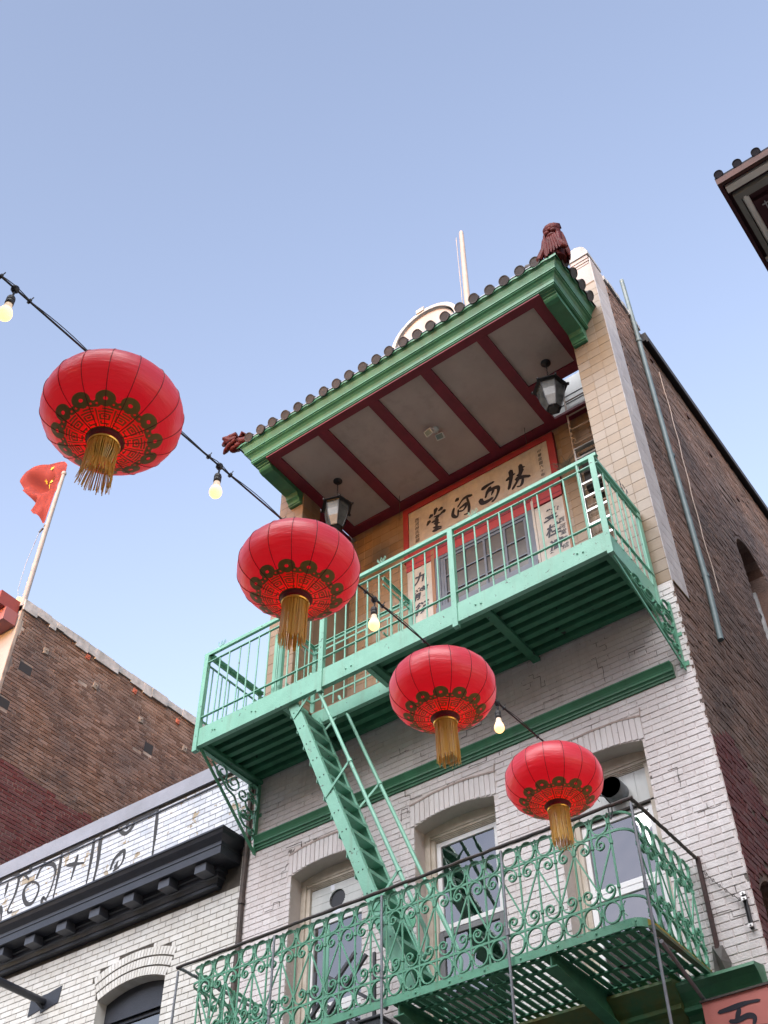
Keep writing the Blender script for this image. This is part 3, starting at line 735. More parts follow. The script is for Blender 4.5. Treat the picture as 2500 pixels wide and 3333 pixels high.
def beast_spout(c):
    X, Y, Z = c; m = MB(); P = lambda x, y, z: (X + x, Y + y, Z + z)
    m.tube([P(.36, .05, .02), P(.16, .03, .02), P(0, 0, .02), P(-.08, 0, .02)], [.05, .08, .13, .10], 12)
    m.tube([P(.10, -.10, .12), P(-.02, -.12, .10), P(-.14, -.10, .07), P(-.22, -.06, .12), P(-.24, -.03, .17)], [.05, .055, .05, .04, .02], 10)      # upper jaw curling up
    m.tube([P(.10, -.10, -.03), P(-.02, -.11, -.08), P(-.12, -.09, -.13), P(-.20, -.05, -.11)], [.05, .05, .045, .02], 10)
    for k in range(6): m.tube([P(.12 - .03 * k, -.12, .02 + .028 * k), P(.02 - .035 * k, -.16, -.03 + .035 * k), P(-.08 - .02 * k, -.14, .0 + .03 * k)], [.018, .024, .012], 7)
    for k in range(5): a = .5 * k; m.tube([P(.06 + .05 * math.cos(a), -.02, .14), P(.05 + .10 * math.cos(a), -.03 + .05 * k, .20 + .03 * math.sin(a)), P(.10 + .10 * math.cos(a), .0 + .04 * k, .16)], [.03, .035, .012], 8)
    blob(m, P(-.03, -.13, .14), (.04, .03, .035)); blob(m, P(-.10, -.08, .20), (.05, .05, .03)); blob(m, P(.02, -.04, -.14), (.09, .07, .05)); blob(m, P(.10, -.05, -.12), (.06, .06, .06))
    return m.smooth().build('ridge_beast', DRAGON, BL)
beast_upright((5.99, -1.04, 16.02)); beast_spout((-.10, -1.08, 16.08))

# --- parapet, curved gable and corner pier above the roof
MB().box(0.02, 5.80, .03, .34, 16.4, 17.15).build('parapet', STUCCO, BL)
gp = [(3.0 + .693 * math.cos(PI * k / 24), 17.93 + .693 * math.sin(PI * k / 24)) for k in range(25)]
MB().prism([(3.69, 17.15)] + gp + [(2.307, 17.15)], lambda x, z: (x, .06, z), lambda x, z: (x, .30, z)).build('gable', STUCCO, BL)
MB().sweep([(.585, .03), (.585, .06), (.625, .06), (.625, .02), (.70, .02), (.70, .34), (.66, .34)], [(lambda t: (lambda r, y: (3.0 + r * math.cos(t), y, 17.93 + r * math.sin(t))))(PI * k / 28) for k in range(29)], True).build('gable_moulding', COPING, BL)
MB().box(2.86, 3.02, .0, .36, 18.60, 18.70).build('keystone', COPING, BL)
pc = MB().box(5.80, 6.095, .0, .40, 17.1, 17.34)
pc.box(5.79, 6.11, -.012, .41, 17.155, 17.17); pc.box(5.79, 6.11, -.012, .41, 17.235, 17.25)
pc.build('corner_pier', STUCCO, BL)
MB().prism([(5.78, 17.34), (5.78, 17.50), (5.80, 17.58), (5.85, 17.64), (5.93, 17.66), (6.02, 17.62), (6.08, 17.54), (6.12, 17.42), (6.12, 17.34)], lambda x, z: (x, -.02, z), lambda x, z: (x, .42, z)).build('pier_cap', COPING, BL)

# pipe seam between the two buildings
dp = MB().tube([(-.012 + .006 * math.sin(z * 5), -.035, z) for z in [4.5 + .3 * i for i in range(20)]], .034, 8).smooth()
for z in (5.6, 7.0, 8.4, 9.6): dp.tube([(-.012, -.035, z), (-.012, -.035, z + .07)], .043, 8)
tag(dp.build('drain_pipe', mat('rusty_dark_pipe', (.05, .04, .038), .7, (.09, .065, .055), 12, 0, .3, 50), None), 'dark rusty drain pipe running down the seam between two white brick fronts', 'pipe')

# ================================================================== upper balcony (mint steel)
UB = thing('balcony', 'mint green steel balcony with a plain bar railing under the tiled eave', 'balcony', (2.96, -.58, 10.1), 'balconies of the white brick building')
FY = -1.165; ZB, ZT = 10.025, 10.295
def channel(p, q, out, z0=ZB, z1=ZT, name='fascia', m=MINT):
    """steel channel standing on edge between p and q (x,y); out is the horizontal outward normal"""
    p, q, o = Vector((*p, 0)), Vector((*q, 0)), Vector((*out, 0))
    pr = [(0, z0), (0, z1), (-.06, z1), (-.06, z1 - .012), (-.012, z1 - .016), (-.012, z0 + .016), (-.06, z0 + .012), (-.06, z0)]
    f = lambda base: (lambda a, z: (base.x + o.x * a, base.y + o.y * a, z))
    return MB().sweep(pr, [f(p), f(q)], True).build(name, m, UB)
channel((.04, FY), (5.90, FY), (0, -1)); channel((.012, FY + .07), (.012, -.01), (-1, 0)); channel((5.935, FY + .07), (5.935, -.01), (1, 0))
channel((1.455, -.615), (2.66, -.615), (0, -1), 10.03, 10.225); channel((2.66, -1.09), (2.66, -.68), (-1, 0), 10.03, 10.225); channel((1.455, -.68), (1.455, -1.09), (1, 0), 10.03, 10.225)
# corrugated deck, ribs along the front
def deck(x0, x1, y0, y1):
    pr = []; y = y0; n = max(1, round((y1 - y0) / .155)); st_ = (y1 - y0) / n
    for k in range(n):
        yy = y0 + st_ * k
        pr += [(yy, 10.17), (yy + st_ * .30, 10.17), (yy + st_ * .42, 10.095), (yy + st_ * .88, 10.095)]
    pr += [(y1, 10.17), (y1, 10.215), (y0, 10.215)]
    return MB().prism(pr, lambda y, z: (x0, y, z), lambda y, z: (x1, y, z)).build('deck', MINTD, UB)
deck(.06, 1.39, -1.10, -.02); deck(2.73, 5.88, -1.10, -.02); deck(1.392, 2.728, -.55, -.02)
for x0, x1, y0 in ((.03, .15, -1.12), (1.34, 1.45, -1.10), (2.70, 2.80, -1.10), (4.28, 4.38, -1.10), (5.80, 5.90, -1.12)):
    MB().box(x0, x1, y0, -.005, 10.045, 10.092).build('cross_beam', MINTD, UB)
MB().box(1.44, 2.70, -.605, -.56, 10.228, 10.25).build('hatch_edge', WOOD, UB); MB().box(1.40, 1.44, -1.09, -.56, 10.228, 10.25).build('hatch_edge', WOOD, UB)
PX = (.022, 2.03, 3.975, 5.925)
for i, x in enumerate(PX):
    y = FY - .004
    b = MB(); s_ = 1 if i < 3 else -1
    b.box(x - .035, x + .035, y - .010, y, ZB - .06, 11.50); b.box(x + .025 * s_ - .005, x + .025 * s_ + .005, y, y + .055, ZB - .06, 11.50)
    b.box(x - .034, x + .034, y, y + .05, ZB - .06, ZB - .05); b.build('post', MINT, UB)
for x in (.012, 5.935):
    s_ = 1 if x < 1 else -1
    MB().box(x - .012 * s_, x, -.10, -.03, ZB - .03, 11.50).box(x + .001 * s_, x + .05 * s_, -.045, -.035, ZB - .03, 11.50).build('post', MINT, UB)
def rails(p, q, nrm, bal, z3=(11.50, 11.375, 10.47)):
    p, q = Vector((*p, 0)), Vector((*q, 0)); d = (q - p).normalized(); up = Vector((0, 0, 1)); n_ = Vector((*nrm, 0))
    m = MB(); a, b = p + up * (z3[0] + .05), q + up * (z3[0] + .05)
    m.bar(a - up * .0055 - n_ * .035, b - up * .0055 - n_ * .035, .075, .011); m.bar(a - up * .034, b - up * .034, .011, .043)
    m.build('top_rail', MINT, UB)
    for z in z3[1:]: MB().bar(p + up * z - n_ * .01, q + up * z - n_ * .01, .030, .012).build('rail', MINT, UB)
    me = MB().tube([(0, 0, 10.28), (0, 0, z3[1])], .0105, 8).smooth().mesh('baluster', MINT)
    for t in bal:
        pt = p + d * t - n_ * .01; put('baluster', me, (pt.x + random.uniform(-.004, .004), pt.y, random.uniform(-.004, .004)), UB, (random.uniform(-.0006, .0006), random.uniform(-.0006, .0006), 0))
bl = [.271 + .1722 * k for k in range(9)] + [1.827] + [2.218 + .1722 * k for k in range(10)] + [4.149 + .1728 * k for k in range(9)] + [5.722]
rails((-.03, FY), (5.985, FY), (0, -1), [x + .03 for x in bl])
rails((5.95, FY + .01), (5.95, -.03), (1, 0), [.18 + .17 * k for k in range(6)])
rails((0, FY + .01), (0, -.03), (-1, 0), [.14 + .17 * k for k in range(6)])
MB().tube([(5.725, FY + .012, 10.3), (5.725, FY + .012, 11.52)], .016, 8).build('stiffener', MINT, UB)
# guard around the hatch
def guard(p, q, bal, z=11.30):
    p, q = Vector(p), Vector(q); d = (q - p).normalized()
    MB().bar(p + Vector((0, 0, z)), q + Vector((0, 0, z)), .012, .05).bar(p + Vector((0, 0, z + .02)), q + Vector((0, 0, z + .02)), .05, .01).build('guard_rail', MINT, UB)
    MB().bar(p + Vector((0, 0, z - .10)), q + Vector((0, 0, z - .10)), .012, .025).bar(p + Vector((0, 0, 10.42)), q + Vector((0, 0, 10.42)), .012, .025).build('guard_rail', MINT, UB)
    me = MB().tube([(0, 0, 10.25), (0, 0, z - .10)], .0095, 8).smooth().mesh('baluster', MINT); L_ = (q - p).length
    for k in range(1, bal + 1): pt = p + d * (L_ * k / (bal + 1)); put('baluster', me, (pt.x, pt.y, 0), UB)
guard((1.44, -.60, 0), (2.96, -.60, 0), 8); guard((1.42, -1.10, 0), (1.42, -.60, 0), 2); guard((2.95, -1.14, 0), (2.95, -.60, 0), 2)
for x, y in ((1.43, -.59), (2.97, -.59)): MB().box(x - .03, x + .03, y - .004, y + .004, 10.2, 11.33).box(x - .004, x + .004, y + .004, y + .05, 10.2, 11.33).build('guard_post', MINT, UB)
for x in (1.215, 1.305): MB().box(x - .03, x + .02, -1.10, -1.09, 10.25, 11.32).box(x + .012, x + .02, -1.09, -1.05, 10.25, 11.32).build('guard_post', MINT, UB)
# small three-pronged wire finials clipped on the rail
def finial(x, y):
    m = MB()
    m.tube([(x - .03, y, 11.555), (x + .03, y, 11.555)], .006, 6)
    for k in (-1, 0, 1):
        bx_ = x + k * .028; m.tube([(bx_, y, 11.56), (bx_ + k * .02 - .012, y, 11.60), (bx_ + k * .03, y, 11.645), (bx_ + k * .03 + .014, y, 11.605), (bx_ + .008, y, 11.56)], .0042, 5)
    m.build('rail_finial', MINT, UB)
for x in (.27, 2.946, 4.312): finial(x, FY)
MB().tube([(5.95, -.40, 11.56), (5.94, -.42, 11.62), (5.95, -.40, 11.70), (5.96, -.38, 11.62)], .0045, 5).tube([(5.95, -.34, 11.56), (5.95, -.33, 11.63), (5.95, -.31, 11.69), (5.955, -.30, 11.62)], .0045, 5).tube([(5.95, -.46, 11.56), (5.95, -.48, 11.63), (5.95, -.49, 11.69), (5.955, -.47, 11.62)], .0045, 5).build('rail_finial', BLACKM, UB)
rv_ = MB()
for x in (.30, .34, .95, 1.02, 2.42, 2.50, 4.25, 4.32, 5.55, 5.62): rv_.lathe([(.0, -.016), (.010, -.012), (.012, 0)], (x, FY, 10.12 + .06 * random.random()), 8, 'Y')
rv_.build('bolt', MINT, UB)

# scrolled brackets under both ends
def spiral(c, r0, a0, turns, n=26, k=.22):
    """points of a spiral in a plane, from radius r0 inwards; a0 in radians; turns signed"""
    return [(c[0] + r0 * (1 - (1 - k) * i / n) * math.cos(a0 + turns * 2 * PI * i / n), c[1] + r0 * (1 - (1 - k) * i / n) * math.sin(a0 + turns * 2 * PI * i / n)) for i in range(n + 1)]
def support(top, foot, x_top, x_foot, m=IRON):
    """triangular bracket: strut from the front edge down to the wall, scrolls inside (s runs from wall 0 to front 1)"""
    yt, zt = top; zf = foot
    P = lambda s, z: (x_foot + (x_top - x_foot) * s, -.03 + (yt + .03) * s, z)
    root = MB()
    root.bar(P(1, zt), P(0, zf), .045, .014, (1, 0, 0)); root.bar(P(0, zf - .02), P(0, zt), .045, .014, (1, 0, 0))
    b = root.build('support_bracket', m, UB)
    H = zt - zf; S = lambda x, y: P(x, zf + y * H)       # unit triangle: wall x=0, top y=1, strut y=x
    def strap(pts, w_=.028): MB().tube([S(*p) for p in pts], .0042, flat=((1, 0, 0), w_)).build('scroll', m, b)
    strap(spiral((.62, .87), .115, -2.2, 1.6)); strap(spiral((.43, .80), .13, .7, -1.5))
    strap(spiral((.26, .71), .10, 2.3, 1.5)); strap(spiral((.155, .49), .095, -.4, -1.5)); strap(spiral((.13, .64), .12, 1.4, 1.2, k=.5))
    strap(spiral((.22, .46), .075, 2.8, 1.4)); strap(spiral((.07, .27), .058, .5, -1.5)); strap(spiral((.10, .87), .09, 3.2, -1.0, k=.7))
    strap([(.80, .93), (.62, .76), (.52, .66), (.40, .62)]); strap([(.40, .62), (.34, .52), (.28, .38), (.20, .30), (.12, .30)]); strap([(.04, .95), (.02, .7), (.05, .5), (.03, .3), (.05, .16)])
    for z in (zf + .06, zt - .45):
        p = P(0, z); MB().box(p[0] - .05, p[0] + .05, -.012, -.002, z - .025, z + .025).build('fixing_lug', m, b)
support((-1.10, 10.03), 9.04, .06, .12); support((-1.10, 10.03), 9.12, 5.91, 6.03)

# ================================================================== fire escape stair
ST = thing('fire_escape_stair', 'steep mint green steel stair linking the upper and lower balconies', 'stair', (2.4, -.85, 5.98))
A0, A1 = Vector((1.555, 0, 10.05)), Vector((3.235, 0, 6.03))
dr = (A1 - A0).normalized(); nr = Vector((-dr.z, 0, dr.x))       # in-plane normal, pointing up and right
def stringer(y, name='stringer'):
    m = MB(); o = Vector((0, y, 0))
    m.bar(A0 + o, A1 + o, .012, .135, tuple(nr))
    s_ = .02 if y < -.9 else -.02
    m.bar(A0 + o + nr * .0625 + Vector((0, s_, 0)), A1 + o + nr * .0625 + Vector((0, s_, 0)), .045, .010, tuple(nr))
    m.bar(A0 + o - nr * .0625 + Vector((0, s_, 0)), A1 + o - nr * .0625 + Vector((0, s_, 0)), .045, .010, tuple(nr))
    return m.build(name, MINT, ST)
stringer(-1.095); stringer(-.635)
LEN = (A1 - A0).length; NT = 15
tr = MB().box(-.085, .085, -.222, .222, -.006, .006).box(-.085, -.075, -.222, .222, -.06, -.006).box(.075, .085, -.222, .222, -.03, -.006).mesh('tread', MINT)
rvt = MB()
for k in range(NT):
    p = A0 + dr * (LEN * (k + .55) / NT); put('tread', tr, (p.x, -.865, p.z), ST)
    for dx in (-.025, .03): rvt.lathe([(.0, -.008), (.008, -.005), (.009, 0)], (p.x + dx, -1.101, p.z - .01 + dx * .2), 8, 'Y')
rvt.build('rivet', mat('dark_rivet', (.06, .10, .09), .6), ST)
for y in (-1.13, -.58):
    off = nr * .385
    a, b = A0 + dr * -.15 + off, A0 + dr * (LEN * .885) + off; a.y = b.y = y
    path = [a, a + (b - a) * .5, b]
    e = A0 + dr * (LEN * .965); e.y = y
    path += [b + dr * .14 - nr * .02, b + dr * .24 - nr * .08, b + dr * .28 - nr * .17, b + dr * .27 - nr * .27]
    t = MB().tube(path, .021, 10).smooth()
    for s_ in (.02, .34, .72):
        c = A0 + dr * (LEN * s_) + off; c.y = y; t.tube([c - dr * .025, c + dr * .025], .029, 10)
    t.build('handrail', MINT, ST)
    for s_ in (.02, .34, .72):
        c = A0 + dr * (LEN * s_) + off; c.y = y; q = A0 + dr * (LEN * (s_ + .035)) - nr * .06; q.y = -1.105 if y < -.9 else -.625
        MB().bar(c - nr * .02, q, .03, .010, (0, 1, 0)).build('stay', MINT, ST)
    MB().lathe([(.001, -.008), (.085, -.006), (.085, .006), (.001, .008)], (2.86, y + .03 if y < -.9 else y - .03, 7.06), 18, 'Y').build('hinge_plate', IRON, ST)

# ================================================================== lower balcony (ornamental ironwork)
LB = thing('balcony', 'green balcony of curled wrought iron with a slatted floor, below the third lantern', 'balcony', (3.06, -.62, 5.96), 'balconies of the white brick building')
GX0, GX1, GY = .52, 5.60, -1.25
ZF0, ZF1 = 5.955, 6.03; ZL, ZU, ZTP = 6.22, 6.83, 7.025
RC = .13
def rim(z, off=0.0):
    pts = [(GX0 - off, 0.0, z), (GX0 - off, GY + RC - off * 0, z)]
    for k in range(1, 8): a = PI + PI / 2 * k / 8; pts.append((GX0 + RC + (RC + off) * math.cos(a), GY + RC + (RC + off) * math.sin(a), z))
    pts.append((GX0 + RC, GY - off, z)); pts.append((GX1 - RC, GY - off, z))
    for k in range(1, 8): a = -PI / 2 + PI / 2 * k / 8; pts.append((GX1 - RC + (RC + off) * math.cos(a), GY + RC + (RC + off) * math.sin(a), z))
    pts += [(GX1 + off, GY + RC, z), (GX1 + off, 0, z)]; return pts
fl = rim((ZF0 + ZF1) / 2)
k_ = len(fl) - 3
MB().tube(fl[:k_], .006, flat=((0, 0, 1), ZF1 - ZF0)).build('edge_flange', IRON, LB)
MB().tube(fl[k_ - 1:], .006, flat=((0, 0, 1), ZF1 - ZF0)).build('edge_flange', OLIVE, LB, label='ochre painted end flange')
MB().bar((GX1 + .012, -1.06, 6.0), (GX1 + .012, -.16, 5.965), .02, .05).build('edge_strip', OLIVE, LB)
MB().bar((GX1 + .03, -1.2, 5.94), (GX1 + .03, -.05, 5.94), .05, .03).build('edge_angle', mat('rust_flaked_green', (.06, .20, .12), .7, (.10, .05, .03), 5), LB)
for z, nm in ((ZL, 'lower_rail'), (ZU, 'upper_rail')):
    MB().tube(rim(z), .007, flat=((0, 0, 1), .020)).build(nm, IRON, LB)
MB().tube(rim(ZTP - .03), .005, flat=((0, 0, 1), .022)).build('crown_rail', IRON, LB)
S0 = .676; SS = .1829
def bal_mesh(r=.0098):
    m = MB().tube([(0, 0, ZF1 - .01), (0, 0, ZTP - .01)], r, 8)
    for z in (6.125, 6.33, 6.735, 6.925): m.lathe([(r, -.02), (.0165, -.016), (.0165, .016), (r, .02)], (0, 0, z), 8)
    for z in (6.06, 6.19, 6.86, 6.99):
        for s_ in (-1, 1):
            m.tube([(s_ * .006, 0, 6.125 if z < 6.5 else 6.925), (s_ * .012, 0, (6.125 if z < 6.5 else 6.925) * .5 + z * .5), (s_ * .035, 0, z)], .005, 6)
    return m.smooth()
def arc_pts(fn, n): return [fn(i / n) for i in range(n + 1)]
hw_ = SS / 2
def ring_m(zc_, rx, rz): return MB().tube([(rx * math.cos(2 * PI * k / 22), 0, zc_ + rz * math.sin(2 * PI * k / 22)) for k in range(22)], .0062, closed=True, flat=((0, 1, 0), .022))
def scroll_m(up, flip):
    """C-scroll in one cell: springs from one baluster, turns under the rail and curls in beside the other"""
    s_ = -1 if flip else 1; v = 1 if up else -1; z0 = 6.735 if up else 6.325
    pts = [(-hw_ + .012, z0 - .0 * v), (-hw_ + .016, z0 + .035 * v), (-hw_ + .035, z0 + .066 * v), (-hw_ + .065, z0 + .083 * v), (-.002, z0 + .083 * v), (.030, z0 + .066 * v), (.050, z0 + .036 * v), (.056, z0 + .0 * v)]
    c = (.012, z0 - .0 * v)
    for i in range(1, 24):
        a = -1.55 * 2 * PI * i / 24 * .78; r = .044 * (1 - .70 * i / 24)
        pts.append((c[0] + r * math.cos(a), c[1] + v * r * math.sin(a)))
    return MB().tube([(s_ * p[0], 0, p[1]) for p in pts], .0062, flat=((0, 1, 0), .022))
def diag_m(flip):
    s_ = -1 if flip else 1
    return MB().bar((-s_ * hw_ + s_ * .008, 0, 6.715), (s_ * hw_ - s_ * .008, 0, 6.345), .014, .011, (0, 1, 0))
MESH = dict(b=bal_mesh().mesh('baluster', IRON), rt=ring_m(6.925, .076, .092).mesh('ring', IRON), rb=ring_m(6.125, .076, .090).mesh('ring', IRON),
            d0=diag_m(0).mesh('diagonal', IRON), d1=diag_m(1).mesh('diagonal', IRON))
for u_ in (0, 1):
    for f_ in (0, 1): MESH['s%d%d' % (u_, f_)] = scroll_m(u_, f_).mesh('scroll', IRON)
def cell(x, y, rz, even):
    """cell between baluster k (left) and k+1; even: the fan of diagonals starts at the left top"""
    rot = (0, 0, rz); j = lambda: (random.uniform(-.006, .006), 0, rz)
    put('ring', MESH['rt'], (x, y, 0), LB, rot, (random.uniform(.95, 1.05), 1, 1)); put('ring', MESH['rb'], (x, y, 0), LB, rot, (random.uniform(.95, 1.05), 1, 1))
    put('diagonal', MESH['d0' if even else 'd1'], (x, y, 0), LB, rot)
    put('scroll', MESH['s10' if even else 's11'], (x, y, 0), LB, rot); put('scroll', MESH['s01' if even else 's00'], (x, y, 0), LB, rot)
for k in range(27):
    x = S0 + SS * k; put('baluster', MESH['b'], (x, GY, 0), LB, (0, 0, 0))
    if k < 26: cell(x + hw_, GY, 0, k % 2 == 0)
for side, x in ((0, GX0), (1, GX1)):
    for k in range(7):
        y = -1.10 + .176 * k; put('baluster', MESH['b'], (x, y, 0), LB, (0, 0, PI / 2))
        if k < 6: cell(x, y + .088, PI / 2, k % 2 == 0)
# floor of flat slats on edge bars, with the stair hatch left open
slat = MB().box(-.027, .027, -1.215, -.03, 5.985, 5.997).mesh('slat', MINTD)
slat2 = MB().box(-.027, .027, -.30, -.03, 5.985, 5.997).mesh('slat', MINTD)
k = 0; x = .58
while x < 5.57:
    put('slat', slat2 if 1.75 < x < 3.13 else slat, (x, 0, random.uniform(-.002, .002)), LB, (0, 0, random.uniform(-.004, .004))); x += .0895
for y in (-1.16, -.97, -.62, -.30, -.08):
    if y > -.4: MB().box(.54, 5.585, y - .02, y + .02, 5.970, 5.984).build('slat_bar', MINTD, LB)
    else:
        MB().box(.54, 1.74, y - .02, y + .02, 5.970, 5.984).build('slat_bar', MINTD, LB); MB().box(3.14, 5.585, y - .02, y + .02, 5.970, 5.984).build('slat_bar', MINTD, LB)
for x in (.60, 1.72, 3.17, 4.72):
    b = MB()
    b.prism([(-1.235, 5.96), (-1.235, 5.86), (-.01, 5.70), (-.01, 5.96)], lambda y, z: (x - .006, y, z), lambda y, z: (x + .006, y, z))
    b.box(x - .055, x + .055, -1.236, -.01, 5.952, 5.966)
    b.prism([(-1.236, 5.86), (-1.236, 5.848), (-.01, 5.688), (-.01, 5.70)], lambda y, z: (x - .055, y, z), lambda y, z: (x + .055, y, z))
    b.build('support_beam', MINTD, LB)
bt = MB()
for k in range(14): bt.lathe([(.0, -.012), (.009, -.010), (.011, 0)], (.85 + k * .36, GY - .006, 5.992), 6, 'Y')
bt.build('bolt', IRON, LB)
MB().box(2.06, 2.13, -.96, -.95, 6.0, 7.12).box(2.06, 2.07, -.95, -.90, 6.0, 7.12).build('stair_post', MINT, LB)

# galvanised pipe frame standing in front of the lower balcony
PF = thing('pipe_frame', 'frame of rusty grey pipes wrapped round the ironwork balcony', 'frame', (3.0, -1.29, 0))
PYF = -1.292
for x in (.385, 1.70, 3.03, 4.37, 5.685):
    m = MB().tube([(x, PYF, 7.0), (x + random.uniform(-.004, .004), PYF - .004, 6.2), (x - .006, PYF, 0.0)], .0128, 10).smooth(); m.tube([(x, PYF - .002, 6.20), (x, PYF - .002, 6.26)], .019, 10)
    m.build('pipe_post', STEEL, PF)
def rough_bar(name, p, q, m):
    p, q = Vector(p), Vector(q); n = 60; pts = [p + (q - p) * (i / n) + Vector((0, 0, random.uniform(-.004, .004))) for i in range(n + 1)]
    t = MB().tube(pts, [.0155 + random.uniform(0, .0035) for _ in pts], 8)
    return t.build(name, m, PF)
rough_bar('top_bar', (.36, PYF, 7.045), (5.71, PYF, 7.045), DARKRAIL); rough_bar('side_bar', (5.69, PYF, 7.045), (5.70, -.02, 7.045), DARKRAIL); rough_bar('side_bar', (.375, PYF, 7.045), (.36, -.02, 7.045), STEEL)
MB().tube([(5.69, -1.2, 5.80), (5.58, -.28, 5.70), (5.55, -.03, 5.69)], .018, 8).build('low_stay', STEEL, PF)
MB().tube([(5.69, -.12, 5.95), (5.69, -.12, 5.0)], .02, 8).build('pipe_post', STEEL, PF)
MB().box(5.690, 5.725, -.045, -.008, 6.02, 7.06).build('rear_post', mat('rusted_red_post', (.07, .03, .027), .8, (.04, .025, .025), 12), PF)
tf = MB().add([(5.66, -.03, 6.22), (5.76, -.035, 6.20), (5.74, -.10, 6.05), (5.70, -.05, 5.92), (5.63, -.04, 5.90), (5.80, -.02, 6.04), (5.76, -.04, 5.90)], [(0, 1, 2, 3), (0, 3, 4), (1, 5, 2), (2, 5, 6, 3)])
tag(tf.build('torn_flashing', mat('torn_grey_metal', (.10, .10, .095), .6, (.06, .045, .04), 9), None), 'torn grey sheet of metal flapping at the rear corner of the ironwork balcony', 'metal scrap')

# clutter on the lower balcony
RK = thing('clothes_rack', 'folded dark metal rack of crossed bars left on the ironwork balcony', 'rack', (1.75, -.45, 6.0))
for i, (a, b) in enumerate((((1.35, 6.05), (2.25, 6.95)), ((1.35, 6.85), (2.30, 6.15)), ((1.30, 6.45), (2.0, 7.10)), ((1.55, 7.0), (2.35, 6.45)), ((1.3, 6.10), (2.3, 6.22)), ((1.3, 6.50), (2.35, 6.62)))):
    MB().bar((a[0], -.5 + .07 * i, a[1]), (b[0], -.5 + .07 * i, b[1]), .035, .035).build('rack_bar', mat('dark_grey_rack', (.05, .052, .06), .5) if i == 0 else bpy.data.materials['dark_grey_rack'], RK)
for x in (1.42, 2.2): MB().bar((x, -.3, 6.0), (x, -.3, 7.06), .03, .03).build('rack_bar', bpy.data.materials['dark_grey_rack'], RK)
BX = MB().box(1.9, 2.3, -.34, -.08, 6.0, 6.36).box(1.88, 2.32, -.36, -.06, 6.36, 6.39)
tag(BX.build('storage_box', bpy.data.materials['dark_grey_rack'], None, .01), 'dark storage box standing behind the folded rack on the ironwork balcony', 'box')

# barbed chain and wall channel at the right
ch = MB(); p, q = Vector((5.72, -.03, 6.93)), Vector((6.04, -.035, 6.51)); n = 13
for k in range(n):
    c = p + (q - p) * ((k + .5) / n) - Vector((0, 0, .03 * math.sin(PI * (k + .5) / n))); d = (q - p).normalized(); s_ = d.cross(Vector((0, 1, 0))) if k % 2 else Vector((0, 1, 0))
    ch.tube([c + d * (.018 * math.cos(2 * PI * i / 10)) + s_ * (.008 * math.sin(2 * PI * i / 10)) for i in range(10)], .0032, 5, closed=True)
    ch.bar(c - s_ * .016 + d * .006, c + s_ * .016 - d * .006, .004, .004)
tag(ch.build('chain', DARKRAIL), 'dark chain slung from the ironwork balcony to a wall channel by the right corner', 'chain')
wc = thing('wall_channel', 'battered silver metal channel screwed to the white bricks near the right corner', 'bracket', (6.045, 0, 6.42))
MB().box(6.03, 6.062, -.02, -.006, 6.27, 6.60).box(6.03, 6.036, -.04, -.02, 6.27, 6.60).box(6.056, 6.062, -.04, -.02, 6.27, 6.60).build('channel', BLACKM, wc)
for z in (6.275, 6.52, 6.57): MB().box(6.022, 6.070, -.05, -.042, z, z + .03).lathe([(.008, -.02), (.008, 0)], (6.046, -.05, z + .015), 8, 'Y').build('clip', ALU, wc)

